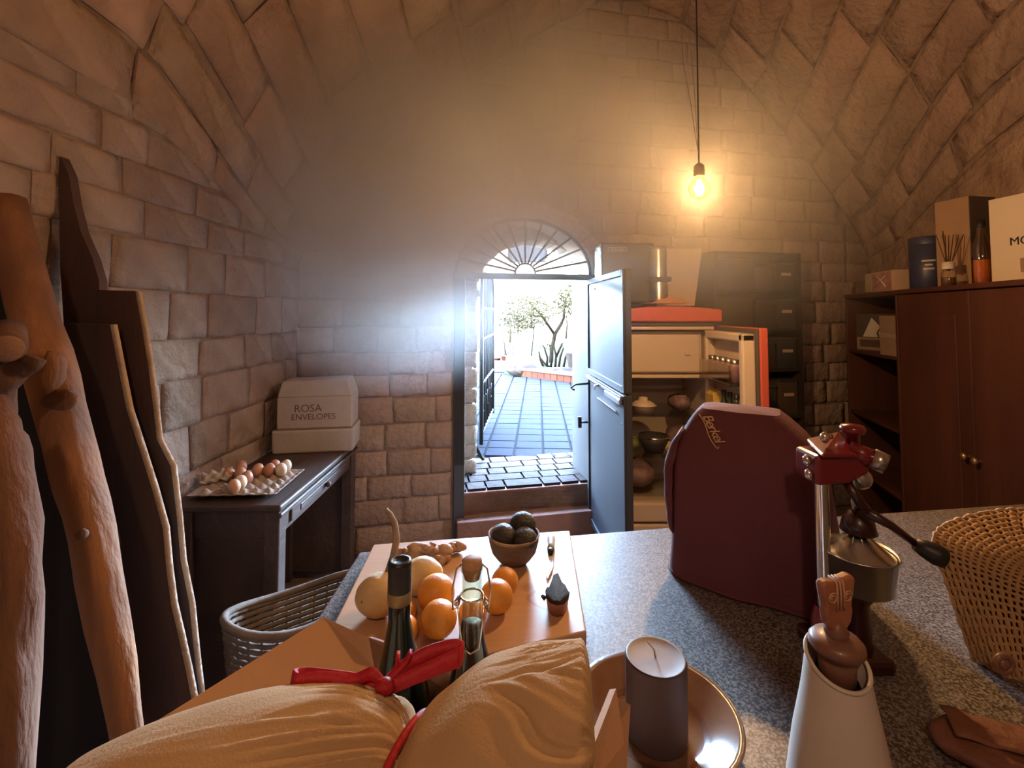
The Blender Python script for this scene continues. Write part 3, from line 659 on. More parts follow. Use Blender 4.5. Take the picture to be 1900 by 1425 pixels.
# --- egg tray
pulp = mat('pulp', (.42, .31, .23), .95, c2=(.34, .25, .18), nscale=12, bump=.4, bscale=50)
ET = thing('egg_tray', 'grey-brown pulp egg tray on the table end', 'tray', (-1.175, 2.135, TZ), R(3))
NX, NY, CP = 7, 6, .052
W_, H_ = NX * CP, NY * CP
def trayz(x, y):
    fx = min(1, max(0, (NX * CP / 2 - abs(ET_c(x))) / .014)); fy = min(1, max(0, (NY * CP / 2 - abs(y)) / .014)); f = min(fx, fy)
    return .024 + f * (-.006 + .011 * math.cos(2 * math.pi * x / CP) * math.cos(2 * math.pi * y / CP) + .004 * math.cos(2 * math.pi * x / CP) + .004 * math.cos(2 * math.pi * y / CP))
def ET_c(x): return x - CP / 2 * (NX % 2)
b = MB(); W_, H_ = NX * CP, NY * CP
b.grid(lambda i, j: Vector(((i - .5) * W_, (j - .5) * H_, trayz((i - .5) * W_ + CP / 2 * (NX % 2), (j - .5) * H_))), NX * 6, NY * 6)
part('tray_body', b, pulp, ET, solid=.002)
egg_cols = [(.56, .27, .16), (.62, .34, .20), (.74, .58, .42), (.50, .23, .14)]
egg_m = [mat('egg_%d' % i, c, .45, c2=tuple(k * .92 for k in c), nscale=20, sss=.1) for i, c in enumerate(egg_cols)]
EG = [(448, 871, 0, 'brown'), (441, 897, 2, 'cream'), (430, 905, 1, 'tan'), (467, 893, 0, 'brown'), (473, 876, 1, 'tan'), (490, 879, 0, 'brown'), (506, 869, 0, 'brown'), (517, 876, 2, 'cream'), (538, 863, 2, 'cream'), (455, 882, 1, 'tan'), (426, 889, 3, 'dark brown')]
elab = ['dark rosy egg highest at the back of the cluster', 'cream egg lowest in the heap beside a tan egg', 'tan egg at the front end of the egg cluster', 'brown egg in the middle of the front row', 'tan egg just right of the tallest rosy egg', 'brown egg in the centre of the tray', 'rosy egg at the back next to the cream egg', 'cream egg second from the tray end', 'pale cream egg at the far end of the tray', 'tan egg tucked under the tallest rosy egg', 'dark brown egg nearest the empty tray cups']
taken = []
def near_free(x, y):
    best = None
    for i in range(NX):
        for j in range(NY):
            if (i, j) in taken: continue
            cx = (i - (NX - 1) / 2) * CP; cy = (j - (NY - 1) / 2) * CP; d = (cx - x) ** 2 + (cy - y) ** 2
            if best is None or d < best[0]: best = (d, i, j, cx, cy)
    taken.append((best[1], best[2])); return best[3], best[4]
for k, (px, py, ci, cn) in enumerate(EG):
    p = at_z(px, py, TZ + .035); q = rotz(-R(3)) @ (p - Vector((-1.175, 2.135, p.z))); cx, cy = near_free(q.x, q.y); p = Vector((-1.175, 2.135, 0)) + rotz(R(3)) @ Vector((cx, cy, 0))
    b = MB(); b.ball((0, 0, 0), (.0255, .0255, .032), 16, 12, fn=lambda e: 1 - .07 * max(0, e.z)); o = part('egg', b, egg_m[ci])
    o.location = (p.x, p.y, TZ + .050); o.rotation_euler = (rng.uniform(-.15, .15), rng.uniform(-.15, .15), 0); tag(o, elab[k], 'egg', 'eggs in the tray')
# scrap of egg carton with holes
b = MB(); cp = at_z(402, 884, TZ + .05)
def sc(i, j): return Vector(((i - .5) * .12, (j - .5) * .055, .012 * math.cos(i * 6.28 * 3) * math.cos(j * 6.28)))
b.grid(sc, 24, 10); o = tag(part('carton_scrap', b, mat('carton', (.58, .52, .42), .9, c2=(.42, .37, .3), nscale=9), solid=.002), 'pale torn carton scrap propped on the egg tray', 'carton'); o.location = (cp.x, cp.y, TZ + .052); o.rotation_euler = (R(38), R(-6), R(18))
# --- white foam box
foam = mat('foam', (.52, .47, .42), .9, c2=(.44, .40, .36), nscale=6, bump=.15, bscale=60)
ink = mat('ink', (.16, .11, .10), .8)
FB = thing('foam_box', 'pale lidded carton box with faint lettering on the table', 'box', (-1.125, 2.755, TZ), R(9))
b = MB(); b.box((0, 0, .065), (.43, .23, .13), taper=1.02); part('base', b, foam, FB, .012)
b = MB(); b.hexa([(-.195, -.11, .134), (.205, -.11, .134), (.205, .11, .134), (-.195, .11, .134)], [(-.195, -.11, .31), (.205, -.11, .31), (.205, .11, .31), (-.195, .11, .31)]); b.hexa([(-.195, -.11, .31), (.205, -.11, .31), (.205, .11, .31), (-.195, .11, .31)], [(-.185, -.06, .39), (.17, -.06, .40), (.17, .11, .40), (-.185, .11, .39)]); lid = part('lid', b, foam, FB, .008)
b = MB(); b.box((0, 0, .131), (.405, .222, .008)); part('rim_gap', b, mat('gap', (.22, .17, .15), .9), FB)
fm = frame_mtx((-.03, -.1115, .245), (1, 0, 0), (0, 0, 1)); text('lettering', 'ROSA', .058, ink, FB, fm)
fm = frame_mtx((.0, -.1115, .198), (1, 0, 0), (0, 0, 1)); text('lettering', 'ENVELOPES', .046, ink, FB, fm)
# --- wicker basket below
wick = mat('wicker', (0.18000, 0.12600, 0.08400), .85, c2=(0.12000, 0.08400, 0.05400), nscale=14, bump=.2)
def basket(label, loc, rx, ry, h, rz, rows=12, cols=44):
    t = thing('wicker_basket', label, 'basket', loc, rz)
    def rad(z): return .78 + .22 * (z / h)
    wv = MB()
    for r_ in range(rows):
        z = h * (r_ + .5) / rows; pts = []
        for i in range(cols + 1):
            a = 2 * math.pi * i / cols; k = rad(z) + .012 * (1 if (i + r_) % 2 else -1); pts.append((rx * k * math.cos(a), ry * k * math.sin(a), z + .05 * (math.cos(a)) ** 2 * z / h))
        wv.tube(pts, h / rows * .46, 5, cap=False)
    o = part('weave', wv, wick, t); o['kind'] = 'stuff'
    b = MB()
    for i in range(0, cols, 2):
        a = 2 * math.pi * (i + .5) / cols; b.tube([(rx * rad(0) * math.cos(a), ry * rad(0) * math.sin(a), 0), (rx * math.cos(a), ry * math.sin(a), h + .05 * math.cos(a) ** 2)], .004, 5)
    o = part('stakes', b, wick, t); o['kind'] = 'stuff'
    b = MB(); b.tube([(rx * 1.01 * math.cos(2 * math.pi * i / 40), ry * 1.01 * math.sin(2 * math.pi * i / 40), h + .004 + .05 * math.cos(2 * math.pi * i / 40) ** 2) for i in range(41)], .013, 8, cap=False); part('rim', b, wick, t)
    b = MB(); b.lathe([(0, .006), (rx * .78, .006)], 24); part('base', b, wick, t)
    return t
basket('oval wicker basket half under the console table', (-.80, 1.80, .0), .235, .135, .47, R(36), rows=22, cols=56)

# ================================================================ RIGHT SIDE
fr_red = mat('fridge_red', (.62, .12, .075), .35, coat=.3)
cream = mat('cream', (.68, .55, .42), .5)
seal = mat('seal', (.10, .08, .07), .7)
FX0, FX1, FY0, FY1 = .66, 1.30, 2.97, 3.50
F = thing('fridge', 'red retro fridge with its door standing open', 'fridge', ((FX0 + FX1) / 2, FY0, 0))
def fb(nm, x0, x1, y0, y1, z0, z1, m, bev=.004, par=None, lab=None):
    b = MB(); b.box(((x0 + x1) / 2 - F.location.x, (y0 + y1) / 2 - FY0, (z0 + z1) / 2), (x1 - x0, y1 - y0, z1 - z0)); return part(nm, b, m, par or F, bev, label=lab)
fb('side_wall', FX0, FX0 + .04, FY0, FY1, .06, 1.52, fr_red); fb('side_wall', FX1 - .04, FX1, FY0, FY1, .06, 1.52, fr_red); fb('back_wall', FX0, FX1, FY1 - .03, FY1, .06, 1.52, fr_red)
fb('base', FX0, FX1, FY0, FY1, .03, .12, fr_red)
fb('inner_liner', FX0 + .04, FX0 + .06, FY0 + .01, FY1 - .03, .12, 1.50, cream); fb('inner_liner', FX1 - .06, FX1 - .04, FY0 + .01, FY1 - .03, .12, 1.50, cream); fb('inner_liner', FX0 + .06, FX1 - .06, FY1 - .06, FY1 - .03, .12, 1.50, cream)
fb('front_seal', FX0, FX1, FY0 - .004, FY0 + .02, 1.495, 1.52, seal); fb('front_seal', FX1 - .022, FX1, FY0 - .004, FY0 + .02, .12, 1.495, seal); fb('front_trim', FX0 + .03, FX1 - .025, FY0 - .006, FY0 + .012, 1.472, 1.492, cream)
# domed red top
b = MB(); N_ = 12; yo = 0
def topz(x): return 1.615 + .035 * math.cos((x - .02) * 3.6)
V = [(FX0 - F.location.x - .0 + (FX1 - FX0 + .02) * i / N_) for i in range(N_ + 1)]
b.prism([(x, -.03, 1.522) for x in V[::N_]] [:2] + [(x, -.03, topz(x) - .03) for x in V[::-1]], (0, .5, 0)); part('top_panel', b, fr_red, F, .012, 3)
b = MB(); b.ball((FX0 - F.location.x + .07, -.032, 1.58), (.008, .004, .007), 8, 6); part('badge', b, M['chrome'], F)
fz = fb('freezer_door', FX0 + .065, FX1 - .10, FY0 + .03, FY0 + .05, 1.20, 1.44, cream, .01); fb('freezer_pull', FX1 - .2, FX1 - .17, FY0 + .018, FY0 + .03, 1.31, 1.33, cream, par=fz)
fb('freezer_body', FX0 + .065, FX1 - .08, FY0 + .06, FY1 - .08, 1.19, 1.46, cream); fb('freezer_lip', FX0 + .06, FX1 - .08, FY0 + .02, FY0 + .06, 1.165, 1.185, cream)
gl_sh = glass('shelf_glass', (.92, .94, .92), .1)
for z in (.915, .66, .42): fb('glass_shelf', FX0 + .06, FX1 - .06, FY0 + .04, FY1 - .07, z, z + .008, gl_sh)
for z in (.14, .27): fb('crisper_drawer', FX0 + .065, FX1 - .065, FY0 + .02, FY1 - .07, z, z + .115, cream, .01)
# the open door
D_ = thing('x', '', '')
bpy.data.objects.remove(D_)
dz0, dz1 = .10, 1.50; dx0, dx1 = 1.255, 1.325
def db(nm, x0, x1, y0, y1, z0, z1, m, bev=.004, par=None): return fb(nm, x0, x1, y0, y1, z0, z1, m, bev, par)
FD = db('open_door', dx1 - .045, dx1, 2.43, 2.945, dz0, dz1, fr_red, .008)
db('door_seal', dx1 - .06, dx1 - .044, 2.435, 2.94, dz0 + .005, dz1 - .005, seal, par=FD)
for y0_, y1_ in ((2.445, 2.49), (2.90, 2.935)): db('door_liner', dx1 - .13, dx1 - .06, y0_, y1_, dz0 + .02, dz1 - .03, cream, par=FD, bev=.01)
db('door_liner', dx1 - .13, dx1 - .06, 2.445, 2.935, dz1 - .075, dz1 - .03, cream, par=FD, bev=.01)
db('door_panel', dx1 - .075, dx1 - .058, 2.47, 2.92, dz0 + .03, dz1 - .05, cream, par=FD)
plastic = glass('bin_plastic', (.80, .72, .62), .15, .1)
for z in (1.20, .88, .5):
    db('door_bin', dx1 - .175, dx1 - .165, 2.50, 2.90, z, z + .10, plastic, par=FD); db('door_bin', dx1 - .175, dx1 - .075, 2.50, 2.90, z - .012, z, plastic, par=FD)
db('hinge_block', dx1 - .085, dx1 - .05, 2.90, 2.935, 1.40, 1.44, cream, par=FD)
# things in the fridge
def inside(px, py, y): return at(px, py, y)
can_m = mat('wrap', (.20, .11, .12), .5, c2=(.30, .20, .18), nscale=18); veg_m = mat('veg', (.10, .11, .05), .6, c2=(.2, .2, .08), nscale=12); yel = mat('yellow_pack', (.70, .48, .10), .5, c2=(.35, .3, .08), nscale=14)
pl = thing('lidded_dish', 'round cream dish with a knob lid on the top fridge shelf', 'dish', (.865, 3.12, .923)); b = MB(); b.lathe([(0, 0), (.065, 0), (.08, .05), (.082, .052), (.05, .075), (.03, .08), (.028, .10), (0, .105)], 24); part('dish', b, cream, pl); b = MB(); b.lathe([(.082, .048), (.088, .052), (.082, .056)], 24); part('rim', b, cream, pl)
bw = thing('food_bowl', 'dark covered bowl on the middle fridge shelf', 'bowl', (.93, 3.12, .669)); b = MB(); b.lathe([(0, 0), (.06, 0), (.09, .07), (.095, .10), (.085, .10), (.06, .115), (0, .12)], 24); part('body', b, M['dark_plastic'], bw); b = MB(); b.lathe([(.097, .098), (.1, .104), (.095, .108)], 24); part('rim', b, M['chrome'], bw)
fruit_m = mat('pear_skin', (.55, .42, .16), .5, c2=(.4, .3, .12), nscale=9)
for k, (x, y, z, r_, m_, lb) in enumerate(((1.06, 3.08, .428, .038, fruit_m, 'yellow fruit at the edge of the lower fridge shelf'), (1.10, 3.17, .428, .04, fruit_m, 'yellow fruit behind another on the lower fridge shelf'), (1.02, 3.10, .669, .036, fruit_m, 'pale fruit beside the dark bowl in the fridge'))):
    t = thing('fruit', lb, 'fruit', (x, y, z + r_ * .98), group='fruit in the fridge'); b = MB(); b.ball((0, 0, 0), r_, 14, 10, fn=lambda e: 1 + .08 * max(0, e.z)); part('flesh', b, m_, t); b = MB(); b.tube([(0, 0, r_), (.004, 0, r_ + .018)], .003, 5); part('stem', b, twig_m, t)
for k, (x, y, z, sx, sy, sz, m_, lb) in enumerate(((1.13, 3.2, .923, .14, .2, .11, can_m, 'purple wrapped packet on the top fridge shelf'), (1.12, 3.16, .669, .20, .26, .16, can_m, 'dark purple bag on the middle fridge shelf'), (.84, 3.2, .428, .24, .26, .17, can_m, 'dark parcel on the lower fridge shelf'), (.80, 3.17, .669, .10, .16, .10, veg_m, 'green vegetables on the middle fridge shelf'))):
    t = thing('food_packet', lb, 'packet', (x, y, z), group='packets in the fridge'); b = MB(); b.ball((0, 0, sz * .49), (sx / 2, sy / 2, sz / 2), 16, 12, fn=lambda e, q=k: 1.0 + .16 * noise.noise(e * 3 + Vector((q, 0, 0)))); part('wrapping', b, m_, t); b = MB(); b.box((0, -sy * .30, sz * .86), (sx * .4, .02, .03)); part('twist', b, m_, t, .006)
bot_g = mat('green_bottle', (.03, .06, .03), .15, coat=.5)
def small_bottle(x, y, z, h, r_, m_, lb, cap, grp):
    t = thing('bottle', lb, 'bottle', (x, y, z), group=grp); b = MB(); b.lathe([(0, 0), (r_, 0), (r_, h * .55), (r_ * .85, h * .66), (r_ * .35, h * .8), (r_ * .35, h * .94), (0, h * .94)], 16); part('body', b, m_, t); b = MB(); b.lathe([(r_ * .42, h * .9), (r_ * .42, h), (0, h)], 12); part('cap', b, cap, t); return t
for k, y in enumerate((2.54, 2.615, 2.69)): small_bottle(dx1 - .12, y, .88, .26, .034, bot_g, ['dark green bottle at the outer end of the fridge door bin', 'dark green bottle in the middle of the fridge door bin', 'dark green bottle third along the fridge door bin'][k], M['black'], 'bottles in the fridge door')
t = thing('carton_pack', 'yellow printed carton in the fridge door bin', 'carton', (dx1 - .12, 2.80, .88)); b = MB(); b.box((0, 0, .11), (.07, .10, .22)); part('body', b, yel, t, .004); b = MB(); b.prism([(-.035, -.05, .22), (.035, -.05, .22), (0, -.05, .25)], (0, .10, 0)); part('gable', b, yel, t)
for k, y in enumerate((2.55, 2.62, 2.69, 2.76, 2.83)):
    t = thing('jar', ['dark jar at the outer end of the upper fridge door bin', 'dark jar second along the upper fridge door bin', 'dark jar in the middle of the upper fridge door bin', 'dark jar fourth along the upper fridge door bin', 'dark jar nearest the hinge in the upper fridge door bin'][k], 'jar', (dx1 - .12, y, 1.20), group='jars in the fridge door'); b = MB(); b.lathe([(0, 0), (.03, 0), (.03, .09), (.022, .105), (0, .105)], 16); part('body', b, can_m, t); b = MB(); b.lathe([(.025, .105), (.025, .125), (0, .127)], 14); part('lid', b, M['steel'], t)
# --- things on the fridge
CM = thing('coffee_machine', 'black coffee machine with an oval badge on the fridge', 'appliance', (.79, 3.22, 1.645))
b = MB(); b.box((-.02, .0, .20), (.36, .24, .40)); part('body', b, mat('grey_black', (.07, .065, .06), .45), CM, .015)
b = MB(); b.lathe([(.06, 0), (.06, .1), (.055, .12), (.055, .33), (.05, .36), (.0, .36)], 20, c=(.17, -.15, .01)); part('brew_column', b, M['steel'], CM)
b = MB(); b.box((.17, -.15, .15), (.13, .14, .03)); part('drip_tray', b, M['dark_plastic'], CM, .005)
b = MB()
pts = [(.045, -.012), (.045, .012), (-.045, .012), (-.045, -.012)]
ring = [Vector((-.09 + .048 * (1 if math.cos(a) > 0 else -1) + .014 * math.cos(a), -.122, .355 + .014 * math.sin(a))) for a in [2 * math.pi * i / 24 + .001 for i in range(25)]]
b.tube(ring, .0016, 5, cap=False); part('badge', b, M['concrete'], CM)
text('lettering', 'DeLonghi', .024, M['concrete'], CM, frame_mtx((-.09, -.1215, .355), (1, 0, 0), (0, 0, 1)))
ocl = mat('orange_cloth', (.78, .36, .18), .9, c2=(.7, .3, .14), nscale=7)
b = MB(); b.grid(lambda i, j: Vector(((i - .5) * .26, (j - .5) * .2, .006 + .035 * max(0, 1 - ((i - .55) ** 2 + (j - .5) ** 2) * 5) * (1 + .6 * noise.noise(Vector((i * 6, j * 6, 0)))))), 20, 16); o = tag(part('folded_cloth', b, ocl, solid=.004), 'crumpled orange cloth on top of the fridge', 'cloth'); o.location = (1.01, 3.04, 1.635)
BD = thing('leaning_board', 'pale board leaning at the wall on top of the fridge', 'board', (1.12, 3.30, 1.628)); pan_m = mat('pale_panel', (.66, .52, .38), .8)
b = MB(); b.prism([(-.10, 0, 0), (.165, 0, 0), (.27, .11, .42), (.0, .11, .42)], (0, .012, 0)); part('board', b, pan_m, BD, .002); b = MB(); b.prism([(-.06, .008, .05), (-.04, .008, .05), (.04, .095, .38), (.02, .095, .38)], (0, .004, 0)); part('tape_strip', b, cream, BD)
# --- dark shelf behind the fridge door
SHD = mat('shelf_dark', (.045, .036, .030), .7, c2=(.03, .025, .02), nscale=6)
S0 = Vector((1.42, 3.46, 0)); S = thing('dark_shelf', 'tall dark shelf unit behind the open fridge door', 'shelf', S0, YAW)
SW, SD_, SH_ = .70, .28, 2.02
for x in (0, SW): b = MB(); b.box((x, .0, SH_ / 2), (.022, SD_, SH_)); part('side_panel', b, SHD, S)
b = MB(); b.box((SW / 2, SD_ / 2, SH_ / 2), (SW, .012, SH_)); part('back_panel', b, SHD, S)
zs = (.08, .46, .82, 1.16, 1.46, 1.74, 2.01)
for z in zs: b = MB(); b.box((SW / 2, 0, z), (SW, SD_, .02)); part('shelf_board', b, SHD, S)
tagm = mat('paper_tag', (.55, .45, .35), .8)
box_ms = [mat('binder_%d' % i, c, .75, c2=tuple(k * .7 for k in c), nscale=6) for i, c in enumerate([(.07, .055, .05), (.055, .06, .065), (.10, .075, .05), (.06, .05, .045)])]
rb = random.Random(4); kk = 0
names_z = {2: 'third', 3: 'fourth', 4: 'fifth', 5: 'top'}
for zi in (2, 3, 4, 5):
    z = zs[zi] + .01; hmax = zs[zi + 1] - zs[zi] - .05
    for j, (x0, wd) in enumerate(((.02, .30), (.33, .17), (.515, .165))):
        h = hmax * (.95, .72, .86)[j]
        p = S0 + rotz(YAW) @ Vector((x0 + wd / 2, -.01, z)); t = thing('storage_box', ['wide dark box at the fridge end of the %s shelf', 'low dark box in the middle of the %s shelf', 'dark box with a pale tag at the wall end of the %s shelf'][j] % names_z[zi], 'box', p, YAW, 'boxes on the dark shelf')
        b = MB(); b.box((0, 0, h / 2), (wd - .01, .22, h)); part('body', b, box_ms[kk % 4], t, .004); b = MB(); b.box((0, -.004, h + .004), (wd - .006, .23, .012)); part('lid', b, box_ms[(kk + 1) % 4], t, .003)
        if j == 2: b = MB(); b.box((.0, -.1125, h * .6), (.085, .003, .022)); part('paper_tag', b, tagm, t)
        kk += 1
# --- tall cabinet on the right wall and the open shelf beside it
mahog = mat('mahogany', (.115, .042, .026), .45, c2=(.07, .026, .018), nscale=4, bump=.12, bscale=30, stretch=(1, 1, .15))
CA = Vector((2.07, 1.90, 0)); CDIR = Vector((.43, 1.66, 0)).normalized(); CIN = Vector((CDIR.y, -CDIR.x, 0))
def cab_y(y): return CA + CDIR * ((y - 1.9) / CDIR.y)
CH = 1.715
def cabinet_at(y0, y1):
    p = cab_y(y0); return p, (cab_y(y1) - p).length
p0, LEN = cabinet_at(1.45, 2.80)
cang = math.atan2(CDIR.y, CDIR.x)
WD = thing('wardrobe', 'tall dark reddish cabinet with two doors on the right wall', 'cabinet', p0, cang)   # local x along the front, local -y into the wall
def wb(nm, x0, x1, d0, d1, z0, z1, m, bev=.004, par=None): b = MB(); b.box(((x0 + x1) / 2, -(d0 + d1) / 2, (z0 + z1) / 2), (x1 - x0, d1 - d0, z1 - z0)); return part(nm, b, m, par or WD, bev)
wb('carcass', 0, LEN, .022, .42, .06, CH - .025, mahog); wb('top_board', -.01, LEN + .01, -.015, .43, CH - .025, CH, mahog); wb('plinth', .02, LEN - .02, .04, .40, 0, .06, mahog)
mid = (2.207 - 1.45) / CDIR.y
for x0, x1, kx in ((.004, mid - .002, mid - .035), (mid + .002, LEN - .004, mid + .04)):
    d = wb('door', x0, x1, 0, .022, .07, CH - .03, mahog, .004)
    wb('door_panel', x0 + .09, x1 - .09, -.006, .002, .18, CH - .14, mahog, .006, d)
    b = MB(); b.lathe([(.006, 0), (.006, .012), (.015, .018), (.017, .026), (.010, .033), (0, .034)], 14, c=(kx, 0, .90), rot=rotx(R(-90))); part('knob', b, mat('brass', (.5, .36, .18), .35, .8), d)
p1, LEN2 = cabinet_at(2.815, 3.50)
OS = thing('open_shelf', 'dark open shelf unit at the far end of the tall cabinet', 'shelf', p1, cang)
def ob(nm, x0, x1, d0, d1, z0, z1, m, bev=.003): b = MB(); b.box(((x0 + x1) / 2, -(d0 + d1) / 2, (z0 + z1) / 2), (x1 - x0, d1 - d0, z1 - z0)); return part(nm, b, m, OS, bev)
ob('side_panel', 0, .02, 0, .38, 0, CH - .03, mahog); ob('side_panel', LEN2 - .02, LEN2, 0, .38, 0, CH - .03, mahog); ob('top_board', -.005, LEN2, -.005, .38, CH - .03, CH - .003, mahog); ob('back_panel', .02, LEN2 - .02, .36, .38, 0, CH - .03, SHD)
for z in (.05, .45, .85, 1.29): ob('shelf_board', .02, LEN2 - .02, 0.01, .36, z, z + .02, mahog)
# carton with the white peak emblem, and the plain carton beside it
def on_cab(y, d, z): return cab_y(y) - Vector((-CDIR.y, CDIR.x, 0)) * d + Vector((0, 0, z))
kraft = mat('kraft', (.34, .23, .16), .85, c2=(.29, .19, .13), nscale=8); dkbox = mat('dark_carton', (.09, .07, .06), .7); white_p = mat('white_print', (.62, .56, .48), .8)
t = thing('emblem_carton', 'dark carton with a white peak emblem on the open shelf', 'carton', on_cab(3.27, .10, 1.31), cang + R(30))
b = MB(); b.box((0, -.08, .13), (.30, .16, .26)); part('body', b, dkbox, t, .003)
b = MB(); b.prism([(-.09, .0015, .10), (.10, .0015, .10), (.035, .0015, .235)], (0, .002, 0)); part('emblem', b, white_p, t)
b = MB(); b.prism([(-.04, .003, .10), (-.005, .003, .10), (.004, .003, .13), (-.03, .003, .18), (-.036, .003, .175), (-.008, .003, .13), (-.014, .003, .118)], (0, .002, 0)); part('emblem_line', b, dkbox, t)
b = MB(); b.box((0, .001, .052), (.29, .004, .085)); part('lower_band', b, kraft, t); b = MB(); b.box((.05, .003, .055), (.14, .004, .05)); part('caption_block', b, dkbox, t)
t = thing('plain_carton', 'plain brown carton beside the peak emblem carton', 'carton', on_cab(2.945, .02, 1.31), cang + R(6)); b = MB(); b.box((0, -.08, .125), (.20, .16, .25)); part('body', b, kraft, t, .003); b = MB(); b.box((0, .001, .125), (.20, .003, .03)); part('tape', b, mat('tape', (.4, .3, .2), .4), t)
# --- on top of the cabinet
t = thing('picture_box', 'flat box with a pink picture on the open shelf top', 'box', on_cab(3.08, .03, CH), cang); b = MB(); b.box((0, -.05, .066), (.36, .10, .13)); part('body', b, mat('pinkish', (.55, .38, .27), .7), t, .003)
pic = mat('picture', (.52, .30, .24), .7, c2=(.34, .12, .12), nscale=13); b = MB(); b.box((-.04, .001, .066), (.24, .003, .115)); part('picture', b, pic, t); b = MB(); b.box((.13, .001, .066), (.09, .003, .115)); part('side_print', b, mat('greenish', (.45, .38, .24), .7), t)
b = MB(); b.tube([(-.10, .004, .03), (-.03, .004, .08), (.03, .004, .11)], .004, 5); b.tube([(.04, .004, .03), (-.03, .004, .075), (-.10, .004, .10)], .004, 5); part('printed_twig', b, white_p, t)
blue = mat('blue_tin', (.035, .042, .10), .4, c2=(.03, .035, .08), nscale=5)
t = thing('blue_canister', 'dark blue canister with white print on the cabinet', 'canister', on_cab(2.70, .11, CH)); b = MB(); b.lathe([(0, 0), (.085, 0), (.088, .004), (.088, .285), (.0, .287)], 32); part('body', b, blue, t); b = MB(); b.lathe([(.09, .25), (.09, .29), (.085, .295), (0, .296)], 32); part('lid', b, blue, t)
cv = (EYE - t.location); cv.z = 0; cv.normalize(); cxv = Vector((-cv.y, cv.x, 0))
for dz, wd_ in ((.155, .062), (.132, .034), (.110, .05)):      # three short printed lines, unreadable in the photograph
    b = MB(); b.grid(lambda i, j: (lambda a: Vector((cv * math.cos(a) + cxv * math.sin(a)) * .0884) + Vector((0, 0, dz + (j - .5) * .010)))((i - .5) * wd_ / .088), 8, 1); part('printed_line', b, white_p, t, solid=.001)
amber = glass('amber', (.80, .52, .26), .25); clear = glass('clear_glass', (.95, .95, .93), .15)
t = thing('reed_diffuser', 'small reed diffuser with a white cap on the cabinet', 'diffuser', on_cab(2.42, .045, CH)); b = MB(); b.lathe([(0, 0), (.03, 0), (.031, .003), (.031, .07), (.02, .085), (.02, .09)], 20); part('bottle', b, clear, t); b = MB(); b.lathe([(.026, .088), (.026, .125), (.008, .127)], 18); part('cap', b, mat('white_cap', (.7, .64, .54), .5), t); b = MB(); b.lathe([(0, .004), (.028, .004), (.028, .045), (0, .045)], 18); part('oil', b, mat('oil', (.14, .06, .03), .1), t)
rr = random.Random(2)
for k in range(9): b = MB(); a = rr.uniform(-1, 1); b.tube([(a * .008, rr.uniform(-.01, .01), .08), (a * .065, rr.uniform(-.03, .03), .26 + .03 * rr.random())], .0022, 5); part('reed', b, mat('reed' + str(k), (.10, .05, .025), .8) if k == 0 else bpy.data.materials['reed0'], t)
t = thing('tall_carton', 'tall tan carton with one dark side standing on the cabinet', 'carton', (2.43, 2.50, CH), R(11)); b = MB(); b.box((0, 0, .235), (.17, .165, .47)); part('body', b, mat('tan_carton', (.42, .26, .14), .75, c2=(.37, .22, .12), nscale=5), t, .003); b = MB(); b.box((0, -.0835, .235), (.17, .004, .468)); part('dark_side', b, dkbox, t)
t = thing('amber_bottle', 'amber glass bottle between the cartons on the cabinet', 'bottle', on_cab(2.20, .055, CH)); b = MB(); b.lathe([(0, 0), (.036, 0), (.038, .005), (.038, .15), (.03, .19), (.016, .23), (.014, .28), (.016, .285)], 24); part('glass', b, amber, t); b = MB(); b.lathe([(0, .004), (.033, .004), (.033, .11), (0, .11)], 20); part('spirit', b, mat('spirit', (.85, .46, .12), .2), t); b = MB(); b.lathe([(.018, .265), (.018, .30), (0, .302)], 16); part('stopper', b, M['black'], t)
t = thing('white_carton', 'white printed carton at the right end on the cabinet', 'carton', (2.265, 2.0, CH), R(6)); b = MB(); b.box((0, 0, .19), (.13, .28, .38)); part('body', b, mat('white_carton', (.66, .55, .40), .8), t, .003)
text('lettering', 'MOET', .05, M['black'], t, frame_mtx((-.0665, -.005, .175), (0, -1, 0), (0, 0, 1)), ext=.001)
b = MB(); b.box((-.066, .01, .07), (.003, .03, .06)); part('printed_mark', b, kraft, t)
# --- pendant bulb
BL = Vector(BULB); PB = thing('pendant_bulb', 'lit filament globe bulb hanging on its cord', 'lamp', BL)
b = MB(); b.lathe([(.004, -.043)] + [(.042 * math.sin(R(a)), -.042 * math.cos(R(a))) for a in range(12, 150, 10)] + [(.018, .043), (.017, .055)], 24); part('globe', b, glass('bulb_glass', (1, .86, .58), .10), PB)
b = MB(); b.lathe([(.020, .048), (.021, .07), (.019, .09), (.008, .10), (0, .10)], 20); part('socket', b, mat('bakelite', (.16, .08, .03), .5), PB)
b = MB()
for i in range(6):
    a = 2 * math.pi * i / 6; b.tube([(.010 * math.cos(a), .010 * math.sin(a), -.024), (.006 * math.cos(a + .4), .006 * math.sin(a + .4), .028)], .0032, 6)
part('filament', b, emission('filament_glow', (1, .62, .22), 260), PB)
ld = bpy.data.lights.new('bulb_light', 'POINT'); ld.energy = BULB_W; ld.color = (1, .64, .38); ld.shadow_soft_size = .02; lo = bpy.data.objects.new('bulb_light', ld); COL.objects.link(lo); lo.parent = PB
ztop = 4.05 - BL.z
b = MB(); b.tube([(0, 0, .10), (.001, 0, .6), (-.002, 0, ztop)], .003, 6); part('cord', b, M['dark_plastic'], PB)
wire = mat('thin_wire', (.35, .26, .17), .6)
b = MB(); b.tube([(.003, 0, .10), (-.03, 0, .35), (-.055, .0, .5), (-.06, 0, .62), (-.045, 0, .75), (-.004, 0, .85), (-.002, 0, ztop)], .0014, 5); part('loose_wire', b, wire, PB)
